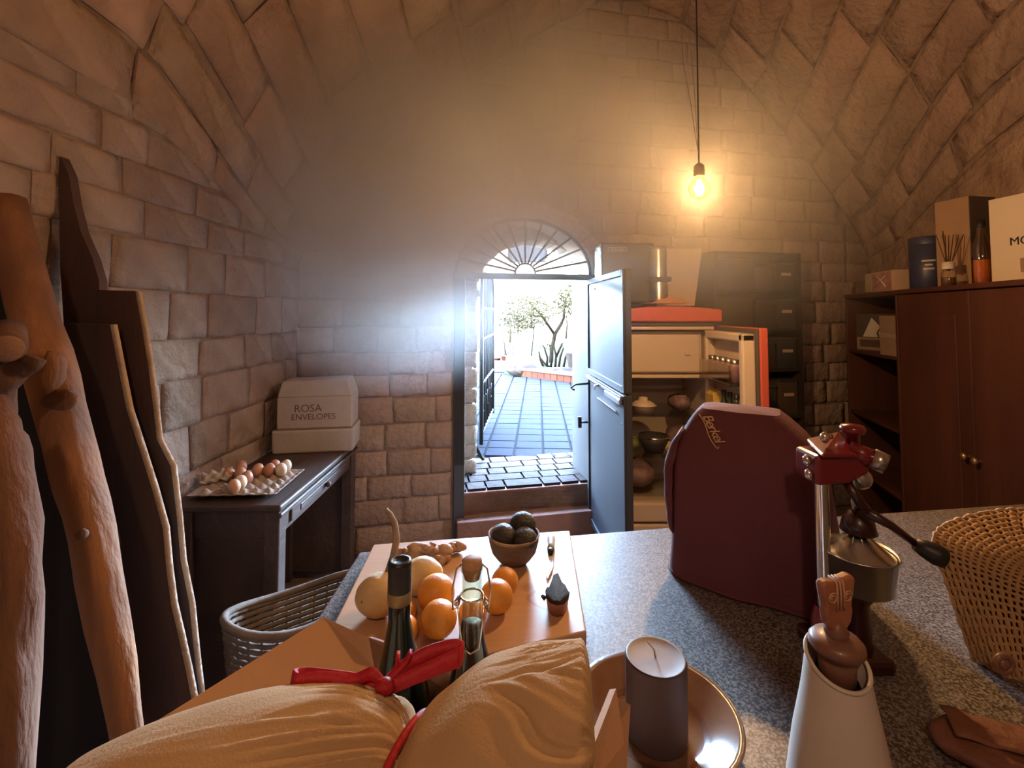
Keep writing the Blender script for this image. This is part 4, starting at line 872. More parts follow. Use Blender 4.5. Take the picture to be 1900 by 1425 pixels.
b = MB(); b.tube([(.0, .003, .10), (-.012, .003, .4), (-.028, .003, .6), (-.03, .003, .8), (-.005, .003, .95)], .0012, 5); part('loose_wire', b, wire, PB)

# ================================================================ THE WORKTOP
WZ = 1.015
gran = bpy.data.materials.new('granite'); gran.use_nodes = True
_t = gran.node_tree; _N = _t.nodes; _L = _t.links; _b = _N['Principled BSDF']; _b.inputs['Roughness'].default_value = .42
_tc = _N.new('ShaderNodeTexCoord'); _n = _N.new('ShaderNodeTexNoise'); _n.inputs['Scale'].default_value = 300; _n.inputs['Detail'].default_value = 3
_r = _N.new('ShaderNodeValToRGB'); _r.color_ramp.elements[0].position = .40; _r.color_ramp.elements[0].color = (.042, .033, .028, 1); _r.color_ramp.elements[1].position = .60; _r.color_ramp.elements[1].color = (.25, .225, .20, 1)
_e = _r.color_ramp.elements.new(.50); _e.color = (.125, .108, .095, 1)
_L.new(_tc.outputs['Object'], _n.inputs['Vector']); _L.new(_n.outputs['Fac'], _r.inputs[0]); _L.new(_r.outputs[0], _b.inputs['Base Color'])
WTP = [(-.36, .12), (1.55, .12), (1.55, 1.42), (.426, 1.262), (.151, 1.217), (-.36, 1.135)]
b = MB(); b.prism([(x, y, WZ - .035) for x, y in WTP], (0, 0, .035)); wt = part('worktop', b, gran, None, .004); tag(wt, 'speckled grey granite worktop of the kitchen island', 'worktop')
b = MB(); b.prism([(-.30, .2, .08), (1.5, .2, .08), (1.5, 1.33, .08), (.42, 1.2, .08), (-.30, 1.08, .08)], (0, 0, WZ - .035 - .08)); isl = thing('island_base', 'dark base cabinet under the granite worktop', 'cabinet'); part('carcass', b, mahog, isl); b = MB(); b.prism([(-.26, .24, 0), (1.46, .24, 0), (1.46, 1.28, 0), (.42, 1.14, 0), (-.26, 1.02, 0)], (0, 0, .08)); part('plinth', b, SHD, isl)
# --- cutting board
BZ = WZ + .026
bw_ = bpy.data.materials.new('board_wood'); bw_.use_nodes = True
_t = bw_.node_tree; _N = _t.nodes; _L = _t.links; _b = _N['Principled BSDF']; _b.inputs['Roughness'].default_value = .36
_tc = _N.new('ShaderNodeTexCoord'); _mp = _N.new('ShaderNodeMapping'); _mp.inputs['Scale'].default_value = (3, 40, 3); _n = _N.new('ShaderNodeTexNoise'); _n.inputs['Scale'].default_value = 2.2; _n.inputs['Detail'].default_value = 5
_L.new(_tc.outputs['Object'], _mp.inputs[0]); _L.new(_mp.outputs[0], _n.inputs['Vector'])
_r = _N.new('ShaderNodeValToRGB'); _r.color_ramp.elements[0].color = (.50, .29, .17, 1); _r.color_ramp.elements[1].color = (.62, .39, .24, 1); _L.new(_n.outputs['Fac'], _r.inputs[0])
last = _r.outputs[0]
def stain(cx, cy, rad, wd, amt, last):
    v = _N.new('ShaderNodeVectorMath'); v.operation = 'DISTANCE'; v.inputs[1].default_value = (cx, cy, BZ); _L.new(_tc.outputs['Object'], v.inputs[0])
    nn = _N.new('ShaderNodeTexNoise'); nn.inputs['Scale'].default_value = 30; _L.new(_tc.outputs['Object'], nn.inputs['Vector'])
    ad = _N.new('ShaderNodeMath'); ad.operation = 'MULTIPLY_ADD'; ad.inputs[1].default_value = .02; _L.new(nn.outputs['Fac'], ad.inputs[0]); _L.new(v.outputs['Value'], ad.inputs[2])
    sb = _N.new('ShaderNodeMath'); sb.operation = 'SUBTRACT'; sb.inputs[1].default_value = rad + .01; _L.new(ad.outputs[0], sb.inputs[0])
    ab = _N.new('ShaderNodeMath'); ab.operation = 'ABSOLUTE'; _L.new(sb.outputs[0], ab.inputs[0])
    mr = _N.new('ShaderNodeMapRange'); mr.inputs[1].default_value = 0; mr.inputs[2].default_value = wd; mr.inputs[3].default_value = amt; mr.inputs[4].default_value = 0; _L.new(ab.outputs[0], mr.inputs[0])
    mx = _N.new('ShaderNodeMix'); mx.data_type = 'RGBA'; mx.inputs['B'].default_value = (.22, .09, .05, 1); _L.new(mr.outputs[0], mx.inputs['Factor']); _L.new(last, mx.inputs['A'])
    return mx.outputs['Result']
s1 = at_z(1012, 1112, BZ); s2 = at_z(1038, 1078, BZ); s3 = at_z(978, 1090, BZ)
last = stain(s1.x, s1.y, .030, .006, .55, last); last = stain(s2.x, s2.y, .022, .007, .35, last); last = stain(s3.x, s3.y, .004, .016, .5, last)
_L.new(last, _b.inputs['Base Color'])
b = MB(); b.prism([(-.302, .680, WZ), (.126, .818, WZ), (.143, 1.186, WZ), (-.322, 1.116, WZ)][::1], (0, 0, BZ - WZ))
b.v = [v for v in b.v]
tag(part('cutting_board', b, bw_, None, .003), 'large wooden cutting board with fruit on the worktop', 'cutting board')
bpy.data.objects['cutting_board'].location = (0, 0, .0005)
BZ += .0006
# --- fruit on the board
or_m = mat('orange_skin', (.80, .36, .055), .42, c2=(.74, .31, .045), nscale=14, bump=.12, bscale=260, sss=.1)
pale_m = mat('pale_skin', (.72, .55, .30), .5, c2=(.62, .42, .18), nscale=10, bump=.12, bscale=90)
stem_m = mat('dry_stem', (.40, .31, .22), .85, c2=(.2, .14, .1), nscale=20)
calyx = mat('calyx', (.25, .22, .06), .8)
def orange(x, y, r_, lb):
    t = thing('orange', lb, 'orange', (x, y, BZ + r_ * .93), rng.uniform(0, 6), 'oranges on the cutting board')
    b = MB(); b.ball((0, 0, 0), (r_, r_, r_ * .93), 24, 16, fn=lambda e: 1 - .03 * max(0, e.z) ** 6); part('peel', b, or_m, t)
    a = rng.uniform(.2, 1.2); p = Vector((math.cos(a) * r_ * .7, 0, math.sin(a) * r_ * .66)); b = MB(); b.ball(p * .985, r_ * .09, 8, 6); part('navel', b, calyx, t)
orange(-.137, .872, .0335, 'orange behind the biggest front orange, left of the clear bottle')
orange(-.122, .806, .0300, 'orange in front, left of the clear swing-top bottle')
orange(-.1755, .789, .0226, 'small orange touching the right edge of the dark bottle, lower')
orange(-.187, .838, .0205, 'small orange half hidden behind the dark bottle, upper')
orange(-.028, .869, .0295, 'orange just right of the clear bottle')
orange(-.0135, .9225, .0258, 'orange in front of the shell bowl')
orange(-.068, .826, .0245, 'orange hidden behind the clear bottle neck')
def pear(x, y, r_, lb, stem):
    t = thing('pale_fruit', lb, 'fruit', (x, y, BZ + r_ * .9), 0, 'pale fruit on the cutting board')
    b = MB(); b.ball((0, 0, 0), (r_ * 1.08, r_, r_ * .92), 22, 16, fn=lambda e: 1 + .05 * noise.noise(e * 2.5 + Vector((x * 90, 0, 0)))); part('flesh', b, pale_m, t)
    b = MB(); b.ball((-r_ * .5, -r_ * .75, r_ * .12), (.005, .004, .005), 8, 6); part('eye', b, stem_m, t)
    if stem:
        b = MB(); pts = [Vector((.010, .016, r_ * .78)), Vector((.018, .026, r_ * 1.35)), Vector((.021, .042, r_ * 2.0)), Vector((.012, .06, r_ * 2.6)), Vector((.0, .07, r_ * 2.95)), Vector((-.009, .074, r_ * 3.1))]
        b.tube(pts, [.005, .0065, .0068, .0058, .005, .0045], 8, wob=.15); part('stem', b, stem_m, t, label='long curved dry stem')
pear(-.238, .862, .038, 'pale fruit with a long curved dry stem by the dark bottle', True)
pear(-.172, .925, .036, 'pale round fruit behind the dark bottle neck', False)
# --- ginger
gin = mat('ginger', (.50, .32, .20), .7, c2=(.36, .20, .13), nscale=14, bump=.35, bscale=60)
def ginger(label, blobs):
    base = at_z(*blobs[0][:2], BZ + .015); t = thing('ginger_root', label, 'ginger', base, group='ginger on the cutting board'); b = MB()
    for px, py, r_, ax, ay, hz in blobs:
        p = at_z(px, py, BZ + r_ * .8 + hz) - base; b.ball(p, (r_ * ax, r_ * ay, r_ * .85), 14, 10, fn=lambda e, q=px: 1 + .16 * noise.noise(e * 2.4 + Vector((q, 0, 0))), rot=rotz(R((px * 37) % 60 - 30)))
    part('root', b, gin, t)
    for px, py, r_, ax, ay, hz in blobs[::2]: b = MB(); b.ball(at_z(px, py - 4, BZ + r_ * 1.5 + hz) - base, r_ * .45, 8, 6); part('bud', b, gin, t)
ginger('knobbly ginger root on the left at the far board edge', [(752, 1027, .016, 1.7, 1, 0), (775, 1027, .019, 1.3, 1, .0), (790, 1020, .015, 1.5, .9, .01), (770, 1016, .012, 1.6, .9, .014), (782, 1040, .013, 1, 1.3, 0), (800, 1014, .011, 1.2, .8, .016)])
ginger('knobbly ginger root on the right at the far board edge', [(808, 1027, .017, 1.2, 1, 0), (824, 1022, .017, 1.2, 1, .004), (812, 1040, .014, 1.3, 1, 0), (838, 1016, .013, 1.2, 1, .004), (850, 1013, .0135, 1.5, 1, .002), (826, 1034, .012, 1.1, 1, 0)])
# --- shell bowl and avocados
BP = Vector((.004, 1.040, BZ)); shell = mat('coconut', (.17, .11, .08), .7, c2=(.10, .065, .05), nscale=16, bump=.3, bscale=60, stretch=(1, 1, 3))
t = thing('shell_bowl', 'brown coconut-shell bowl holding three avocados', 'bowl', BP)
b = MB(); b.lathe([(0, 0), (.022, .0), (.036, .008), (.048, .024), (.054, .046), (.0555, .058), (.053, .059), (.050, .046), (.044, .026), (.03, .011), (0, .006)], 32); part('shell', b, shell, t)
b = MB(); b.lathe([(.0555, .056), (.0565, .059), (.053, .061), (.0525, .058)], 32); part('rim', b, stem_m, t)
avo = mat('avocado_skin', (.030, .025, .024), .62, c2=(.045, .038, .032), nscale=20, bump=.3, bscale=200)
for dx, dy, dz, rr_, lb in ((-.022, -.008, .056, (.027, .03, .025), 'avocado on the left in the shell bowl'), (.023, -.018, .054, (.027, .03, .024), 'avocado in front on the right in the shell bowl'), (.020, .030, .064, (.029, .03, .027), 'avocado at the back, highest in the shell bowl')):
    t = thing('avocado', lb, 'avocado', BP + Vector((dx, dy, dz)), rng.uniform(-.4, .4), 'avocados in the bowl'); b = MB(); b.ball((0, 0, 0), rr_, 20, 14, fn=lambda e: 1 + .06 * e.y); part('skin', b, avo, t); b = MB(); b.ball((0, rr_[1] * 1.05, .002), .0035, 8, 6); part('stem_stub', b, stem_m, t)
# --- knife
ka, kb_ = at_z(1023, 997, BZ + .008), at_z(1019, 1073, BZ + .004); kd = (kb_ - ka); KL = kd.length
t = thing('paring_knife', 'small knife with a pale steel handle on the board', 'knife', (ka.x, ka.y, BZ), math.atan2(kd.y, kd.x))
b = MB(); b.tube([(-.004, 0, .008), (0.0, 0, .0085), (.02, .0, .0095), (.04, .001, .0085), (.058, 0, .0085)], [.005, .0095, .0095, .007, .0085], 12); part('handle', b, mat('pale_handle', (.62, .62, .64), .35), t)
b = MB(); b.tube([(.058, 0, .0085), (.075, 0, .0085)], [.0078, .0055], 12); part('bolster', b, M['black'], t)
b = MB(); b.prism([(.073, -.0075, .003), (.073, .0065, .003), (KL * .75, .006, .003), (KL, -.003, .003), (KL * .9, -.0075, .003)], (0, 0, .0014)); part('blade', b, mat('blade_steel', (.60, .60, .62), .5, .7), t)
# --- cut avocado half with torn skin
pk = at_z(1034, 1132, BZ); t = thing('avocado_piece', 'scooped dark avocado half lying by the knife tip', 'avocado', pk, R(-6))
flesh = mat('brown_flesh', (.36, .17, .09), .5, c2=(.26, .11, .06), nscale=12); dark_skin = mat('inner_skin', (.035, .028, .020), .95, c2=(.055, .043, .028), nscale=14, bump=.3, spec=.1)
b = MB(); prof = [(-.020, .0), (-.022, .012), (-.017, .024), (-.012, .036), (-.009, .052), (.001, .052), (.010, .036), (.017, .026), (.0225, .012), (.020, .0), (.012, -.010), (0, -.013), (-.012, -.010)]; prof = [(x * 1.02, y * 1.65) for x, y in prof]
n_ = len(prof); lo = [Vector((x * .82, y * .95, 0)) for x, y in prof]; md = [Vector((x, y, .013 + .008 * (y < .02))) for x, y in prof]; hi = [Vector((x * .86, y * .93, .019 + .004 * (i % 2) + .006 * (y < .02))) for i, (x, y) in enumerate(prof)]; ctr = Vector((0, .012, .010))
b.add(lo + md, [tuple(range(n_))[::-1]] + [(i, (i + 1) % n_, n_ + (i + 1) % n_, n_ + i) for i in range(n_)], True); part('flesh', b, flesh, t)
b = MB(); b.add(md + hi + [ctr], [(i, (i + 1) % n_, n_ + (i + 1) % n_, n_ + i) for i in range(n_)] + [(n_ + i, n_ + (i + 1) % n_, 2 * n_) for i in range(n_)], True); part('inner_skin', b, dark_skin, t)
b = MB(); b.prism([(-.024, .004, .012), (-.030, .012, .014), (-.027, .016, .014), (-.020, .012, .013)], (0, 0, .003)); part('torn_flap', b, dark_skin, t)
# crumbs at the board edge
b = MB()
for k in range(12): b.ball((rng.uniform(-.010, .010), rng.uniform(-.005, .005), .002), rng.uniform(.0012, .003), 6, 4)
o = tag(part('crumbs', b, mat('crumb', (.6, .5, .3), .9)), 'pale crumbs at the near edge of the board', 'crumbs', kind='stuff'); pcr = at_z(985, 1192, WZ); o.location = (pcr.x, pcr.y - .0, WZ + .0)
# --- cardboard box with the bottles and the bundle
card = mat('cardboard', (.50, .28, .15), .85, c2=(.45, .25, .135), nscale=5, bump=.08, bscale=70); card_shade = mat('cardboard_shade', (.30, .16, .10), .9, c2=(.26, .14, .085), nscale=6)  # second, darker cardboard: the shade on some flaps is put into its colour
CX = Vector((-.136, .396, WZ)); CA_ = R(-30)
CB = thing('cardboard_box', 'open brown cardboard box with folded-out flaps in front', 'box', CX, CA_)
HX, HY, HH = .17, .20, .085; th = .006
def cb(nm, poly, m=card, t_=th, nrm=None, lab=None):
    b = MB(); P = [Vector(p) for p in poly]; n = (P[1] - P[0]).cross(P[2] - P[0]).normalized(); b.prism(P, n * t_); return part(nm, b, m, CB, label=lab)
cb('bottom', [(-HX, -HY, .001), (HX, -HY, .001), (HX, HY, .001), (-HX, HY, .001)])
cb('side', [(-HX, -HY, .004), (-HX, HY, .004), (-HX, HY, HH), (-HX, -HY, HH)]); cb('side', [(HX, HY, .004), (HX, -HY, .004), (HX, -HY, HH), (HX, HY, HH)])
cb('side', [(-HX, HY, .004), (HX, HY, .004), (HX, HY, HH), (-HX, HY, HH)]); cb('side', [(HX, -HY, .004), (-HX, -HY, .004), (-HX, -HY, HH), (HX, -HY, HH)])
E5 = lambda p: rotz(-CA_) @ (p - CX)
fl_a, fl_b = E5(at_z(600, 1145, WZ + .14)), E5(at_z(120, 1444, WZ + .14)); fl_c = E5(at_z(690, 1186, WZ + .115))
cb('flap', [(-HX, -HY, HH), (-HX, HY, HH), fl_c, fl_a, fl_b][::-1], lab='left flap folded outwards')
q0, q1, q2 = E5(at_z(690, 1181, WZ + .135)), E5(at_z(795, 1216, WZ + .135)), E5(at_z(870, 1240, WZ + .13))
cb('flap', [(-HX + .01, HY - .005, HH), (HX - .02, HY - .005, HH), q2, q1, q0], card_shade, lab='back flap standing upright, its shade put into the colour')
r0, r1 = E5(at_z(1131, 1279, WZ + .135)), E5(at_z(1066, 1440, WZ + .135))
cb('flap', [r0, r1, (HX - .0, -HY * .2, HH), (HX - .0, HY, HH)], card, .0085, lab='right flap standing upright with a bright cut edge')
r2, r3 = E5(at_z(1170, 1308, WZ + .11)), E5(at_z(1160, 1470, WZ + .11))
cb('flap', [r0 + Vector((.004, 0, -.004)), r2, r3, r1 + Vector((.004, 0, -.004))], card_shade, .004, lab='outer part of the right flap bent down')
# dark wine bottle
def bottle_root(nm, lb, px, y): p = at(px, 1040, y); return thing(nm, lb, 'bottle', (p.x, y, WZ + th + .0015)), p.z - WZ - th - .001
wine_g = mat('wine_glass', (.006, .013, .010), .18, coat=.2, c2=(.008, .016, .012), nscale=3); caps = mat('capsule', (.02, .022, .024), .38, bump=.15, bscale=90); gold = mat('gold_band', (.34, .26, .13), .45, .5)
t, H = bottle_root('wine_bottle', 'dark green wine bottle with a black capsule and gold band', 742, .555)
b = MB(); b.lathe([(0, 0), (.031, 0), (.033, .004), (.033, H * .36), (.031, H * .45), (.0245, H * .56), (.017, H * .67), (.0125, H * .76), (.0125, H * .99), (0, H * .99)], 28); part('glass', b, wine_g, t)
b = MB(); b.lathe([(.0134, H - .034), (.0134, H - .004), (.0128, H), (.0085, H + .0005), (.008, H - .001), (0, H - .001)], 24); part('capsule', b, caps, t)
b = MB(); b.lathe([(.0131, H - .047), (.0137, H - .046), (.0137, H - .0335), (.0131, H - .033)], 24); part('band', b, gold, t)
# swing-top bottle
t, H = bottle_root('swing_top_bottle', 'clear swing-top bottle of dark wine with a cork-coloured stopper', 876, .535)
bg_ = glass('bottle_glass', (.84, .86, .70), .10); wine = mat('dark_wine', (.016, .007, .011), .5, spec=.15)
b = MB(); b.lathe([(.032, 0), (.0335, .004), (.0335, H * .38), (.030, H * .46), (.022, H * .58), (.0145, H * .70), (.0108, H * .80), (.0108, H * .955), (.0122, H * .96), (.0122, H * .975), (.0105, H * .98)], 28); part('glass', b, bg_, t)
b = MB(); b.lathe([(0, .004), (.0325, .004), (.033, H * .38), (.0295, H * .46), (.0215, H * .58), (.014, H * .70), (.0122, H * .755), (0, H * .757)], 24); part('wine', b, wine, t)
b = MB(); b.lathe([(.0085, H * .93), (.011, H * .965), (.0115, H * .985), (.0112, H), (.008, H * 1.008), (0, H * 1.008)], 20); part('stopper', b, mat('stopper', (.50, .29, .18), .6, c2=(.42, .24, .15), nscale=9), t)
b = MB()
for sx in (-1, 1): b.tube([(sx * .0115, 0, H * .985), (sx * .017, -.002, H * .97), (sx * .021, -.006, H * .90), (sx * .0195, -.012, H * .835), (sx * .014, -.012, H * .845), (sx * .0125, -.004, H * .875)], .0011, 6)
b.tube([(-.014, -.012, H * .845), (-.0115, -.013, H * .76), (-.009, -.016, H * .70), (0, -.018, H * .685), (.009, -.016, H * .70), (.0115, -.013, H * .76), (.014, -.012, H * .845)], .0011, 6)
b.tube([(.0125 * math.cos(2 * math.pi * i / 20), .0125 * math.sin(2 * math.pi * i / 20), H * .865) for i in range(21)], .0012, 6, cap=False)
part('wire_bail', b, M['chrome'], t)
for sx in (-1, 1): b = MB(); b.tube([(sx * .0135, -.002, H * .862), (sx * .018, -.008, H * .845)], .0028, 8); part('pivot', b, M['chrome'], t)
# --- cloth bundle tied with a red ribbon
clm = mat('wool_cloth', (.56, .375, .20), .95, c2=(.50, .33, .17), nscale=7, bump=.18, bscale=420)
BA = Vector((-.362, .362, WZ + .166)); BB = Vector((.074, .432, WZ + .178)); bd = (BB - BA); BLn = bd.length; bdn = bd.normalized(); bsd = Vector((.15, .985, 0))
BU = thing('cloth_bundle', 'tan woollen cloth bundle tied in the middle with red ribbon', 'bundle', BA)
TIE = .625
def rad_b(s):
    if s < TIE: k = s / TIE; r = .060 * (math.sin(math.pi * min(1, k * .62 + .20)) ** .6) + .014 * math.sin(k * math.pi) + .004
    else: k = (s - TIE) / (1 - TIE); r = .052 + .028 * sstep(k / .42) - .004 * k
    end = min(1, s / .05, (1 - s) / .032); pin = 1 - .22 * math.exp(-((s - TIE) / .022) ** 2)
    return r * math.sqrt(max(0, 1 - (1 - end) ** 2)) * pin
def cloth(i, j):
    s = j; a = 2 * math.pi * i; r = max(.0005, rad_b(s)); up = math.cos(a); sd = math.sin(a)
    wv = .5 * noise.noise(Vector((s * 2.2, a * 1.0, 5)))
    fold = (1 - 2.4 * abs(noise.noise(Vector((s * 2.6, (a + wv) * 6.5, 3))))) * .5 + (1 - 2.4 * abs(noise.noise(Vector((s * 4.0, (a + wv) * 15, 9))))) * .5
    right = sstep((s - .30) / .22) if s < TIE else sstep((s - TIE - .12) / .14)
    r *= 1 + .085 * fold * (.08 + right) + .03 * noise.noise(Vector((s * 6, a * 2, 20)))
    if s > TIE + .14:      # deep crease across the right lump
        kx = (s - TIE - .14) / (1 - TIE - .14); r *= 1 - .34 * kx * math.exp(-((a - 2 * math.pi + 1.10) / .13) ** 2)
    ax = 1.18
    return bd * s + bsd * (sd * r * ax) * -1 * -1 + Vector((0, 0, up * r * (.92 if up > 0 else .8)))
b = MB(); b.grid(cloth, 300, 130, wrap=True); part('cloth', b, clm, BU)
red = mat('red_ribbon', (.50, .012, .030), .6, c2=(.42, .01, .02), nscale=14, bump=.2, bscale=100)
tie_c = bd * TIE
b = MB(); rr_ = rad_b(TIE) + .0025
b.tube([tie_c + bsd * (math.sin(2 * math.pi * i / 36) * rr_ * 1.18) + Vector((0, 0, math.cos(2 * math.pi * i / 36) * rr_ * (.94 if math.cos(2 * math.pi * i / 36) > 0 else .82))) + bdn * (.006 * math.sin(i * .35)) for i in range(37)], .0034, 8, cap=False); part('ribbon_band', b, red, BU)
def ribbon(pts, wd, nm):
    P = [at(px, py, y) - BA for px, py, y in pts]; n = 40; b = MB(); Q = []
    for i in range(n + 1):       # Catmull-Rom
        f = i / n * (len(P) - 1); k = min(int(f), len(P) - 2); u = f - k; p0, p1, p2, p3 = P[max(k - 1, 0)], P[k], P[k + 1], P[min(k + 2, len(P) - 1)]
        Q.append(.5 * ((2 * p1) + (p2 - p0) * u + (2 * p0 - 5 * p1 + 4 * p2 - p3) * u * u + (3 * p1 - p0 - 3 * p2 + p3) * u ** 3))
    V = []
    for i, p in enumerate(Q):
        w_ = wd[0] + (wd[1] - wd[0]) * i / n; V += [p + Vector((0, .003, w_)), p + Vector((0, -.003, -w_))]
    b.add(V, [(2 * i, 2 * i + 1, 2 * i + 3, 2 * i + 2) for i in range(n)], True); return part(nm, b, red, BU, solid=.0035)
ribbon([(705, 1274, .455), (660, 1262, .462), (615, 1256, .465), (570, 1252, .462), (545, 1256, .455), (548, 1264, .447)], (.004, .0055), 'bow_loop')
ribbon([(548, 1262, .447), (600, 1258, .452), (655, 1262, .455), (690, 1250, .455), (712, 1270, .452)], (.004, .004), 'bow_loop')
ribbon([(712, 1272, .452), (745, 1240, .462), (790, 1215, .47), (840, 1202, .475), (858, 1208, .475), (850, 1222, .468)], (.005, .0075), 'bow_loop')
ribbon([(850, 1220, .468), (810, 1236, .462), (765, 1256, .455), (715, 1278, .448)], (.0075, .005), 'bow_loop')
ribbon([(712, 1272, .452), (735, 1240, .46), (738, 1215, .462)], (.004, .002), 'ribbon_end'); ribbon([(716, 1268, .452), (750, 1232, .462), (762, 1212, .465)], (.004, .002), 'ribbon_end')
b = MB(); b.ball(at(714, 1274, .445) - BA, (.009, .008, .007), 12, 8); part('knot', b, red, BU)
# --- plate and candle
plm = mat('glazed_plate', (.15, .07, .036), .16, c2=(.22, .12, .07), nscale=16, coat=.7); PC = Vector((.194, .657, WZ))
t = thing('glazed_plate', 'brown glazed round plate under the candle', 'plate', PC)
b = MB(); b.lathe([(0, .006), (.050, .006), (.062, .009), (.074, .016), (.101, .029), (.107, .031), (.1085, .029), (.107, .026), (.078, .010), (.066, .002), (.0, .0)], 48); part('dish', b, plm, t)
b = MB(); b.lathe([(.1055, .0305), (.1085, .0315), (.1095, .029), (.1075, .027)], 48); part('rim', b, mat('rim_glaze', (.22, .15, .11), .2, coat=.6), t)
b = MB(); b.lathe([(.061, .0095), (.064, .0108), (.067, .0122)], 40); part('inner_ring', b, mat('ring_glaze', (.16, .07, .04), .2, coat=.5), t)
wax = mat('mauve_wax', (0.11250, 0.07200, 0.07200), .55, c2=(0.09450, 0.05850, 0.06075), nscale=6, sss=.15); wtop = mat('wax_top', (0.16200, 0.11100, 0.10500), .5, c2=(0.12600, 0.08700, 0.08400), nscale=20)
CP_ = Vector((.192, .648, WZ + .0065)); ch = .100
t = thing('pillar_candle', 'thick mauve-brown pillar candle standing on the plate', 'candle', CP_)
b = MB(); b.lathe([(0, 0), (.039, 0), (.040, .002), (.040, ch - .003), (.0385, ch)], 40); part('wax', b, wax, t)
b = MB(); b.lathe([(.0395, ch - .002), (.0385, ch), (.036, ch - .001), (.02, ch - .0022), (0, ch - .003)], 40); part('top_face', b, wtop, t)
b = MB(); b.tube([(0.0, 0, ch - .004), (-.001, .002, ch + .006), (-.008, .008, ch + .013)], .0011, 6); part('wick', b, M['concrete'], t)
# --- white tapered bottle with carved stopper
cer = mat('white_ceramic', (.60, .54, .47), .45, c2=(.56, .50, .43), nscale=4)
VB = at(1546, 1226, .50); vh = VB.z - WZ
t = thing('ceramic_bottle', 'white tapered ceramic bottle with a carved stopper', 'bottle', (VB.x + .004, .50, WZ), R(12))
b = MB()
def vas(i, j):
    a = 2 * math.pi * i; pr = [(0.0, .052), (.02, .054), (.3, .050), (.6, .042), (.85, .0325), (.95, .0295), (1.0, .0275)]
    for (z0_, r0_), (z1_, r1_) in zip(pr, pr[1:]):
        if j <= z1_: r = r0_ + (r1_ - r0_) * (j - z0_) / (z1_ - z0_); break
    sq = 1 + .10 * (1 - j) * abs(math.cos(2 * a)); tilt = .012 * math.sin(a + .3) * max(0, j - .8) * 5
    return Vector((r * sq * math.cos(a), r * sq * math.sin(a), j * vh + tilt))
b.grid(vas, 48, 28, wrap=True); b.grid(lambda i, j: (lambda p, q: p.lerp(q, j))(vas(i, 1.0), vas(i, 1.0) * 1.0 + Vector((-math.cos(2 * math.pi * i) * .007, -math.sin(2 * math.pi * i) * .007, -.02))), 48, 3, wrap=True); part('body', b, cer, t)
b = MB(); b.tube([vas(i / 40, .997) + Vector((0, 0, .001)) for i in range(41)], .0022, 8, cap=False); part('lip', b, cer, t)
walnut = mat('turned_wood', (.24, .12, .08), .4, c2=(.17, .08, .055), nscale=9, coat=.3); carv = mat('carved_wood', (.42, .17, .08), .38, c2=(.28, .11, .06), nscale=22, coat=.4)
sz = vh
b = MB(); b.lathe([(0, sz - .03), (.015, sz - .03), (.0175, sz + .002), (.016, sz + .008), (.022, sz + .010), (.0255, sz + .015), (.025, sz + .020), (.0215, sz + .024), (.011, sz + .026), (.0, sz + .027)], 32); stp = part('stopper', b, walnut, t)
b = MB(); b.lathe([(.010, sz + .025), (.0118, sz + .031), (.008, sz + .036), (.006, sz + .042), (0, sz + .042)], 20); part('neck', b, walnut, stp)
sz -= .012
b = MB()   # bow-shaped carved finial: narrow waist, wide flat top
bow = [(-.008, .044), (-.0145, .052), (-.0165, .062), (-.0155, .070), (-.0185, .082), (-.020, .091), (-.0185, .0945), (-.013, .0955), (-.005, .0945), (0, .092), (.005, .0965), (.014, .0985), (.0195, .0975), (.021, .093), (.019, .082), (.016, .070), (.017, .062), (.0145, .052), (.008, .044)]
b.prism([Vector((x, -.0055, sz + z)) for x, z in bow], (0, .011, 0)); part('carved_finial', b, carv, stp, .003, 3)
b = MB()
for sx in (-1, 1): b.tube([Vector((sx * .009 + .006 * math.cos(a) * (1 - a / 16), -.0062, sz + .079 + .006 * math.sin(a) * (1 - a / 16))) for a in [k * .5 for k in range(22)]], .001, 5)
for k in range(3): b.tube([(-.004 + .004 * k, -.006, sz + .066), (-.004 + .004 * k, -.007, sz + .08), (-.004 + .004 * k, -.006, sz + .094), (-.004 + .004 * k, .004, sz + .096)], .0012, 5)
part('carving', b, mat('carve_light', (.52, .30, .18), .45), stp)
# --- slicer under a burgundy cover
cov = mat('burgundy_cloth', (.13, .032, .042), .8, c2=(.11, .027, .037), nscale=5, bump=.15, bscale=160)
SV = Vector((.525, 1.045, WZ)); SA = R(-33)
SL = thing('covered_slicer', 'slicing machine under a burgundy fabric cover on the worktop', 'machine', SV, SA)
LV = [(0.0, .162, .128, 0, 0), (.06, .158, .124, 0, 0), (.15, .152, .118, -.004, 0), (.23, .147, .110, -.006, .002), (.272, .137, .098, -.008, .006), (.305, .118, .080, -.012, .012), (.330, .098, .064, -.018, .016), (.346, .080, .05, -.02, .018)]
def lvl(z):
    for q, r in zip(LV, LV[1:]):
        if z <= r[0]: k = (z - q[0]) / (r[0] - q[0]); return [q[m] + (r[m] - q[m]) * k for m in range(5)]
    return LV[-1]
def cover(i, j):
    z, a_, b_, ox, oy = lvl(j * .346); a = 2 * math.pi * i; n_ = 4.5
    c, s_ = math.cos(a), math.sin(a); k = (abs(c) ** n_ + abs(s_) ** n_) ** (-1 / n_)
    w_ = .006 * noise.noise(Vector((c * 2.2, s_ * 2.2, z * 4))) + .004 * (1 - j) * math.sin(a * 7) * .6
    return Vector((ox + c * k * (a_ + w_), oy + s_ * k * (b_ + w_), z + .002))
def capf(i, j): p = cover(i, 1); return Vector((p.x * (1 - j) - .02 * j, p.y * (1 - j) + .018 * j, p.z + .006 * math.sin(j * 1.57)))
b = MB(); b.grid(cover, 96, 46, wrap=True); b.grid(capf, 96, 6, wrap=True); part('cover', b, cov, SL)
b = MB()
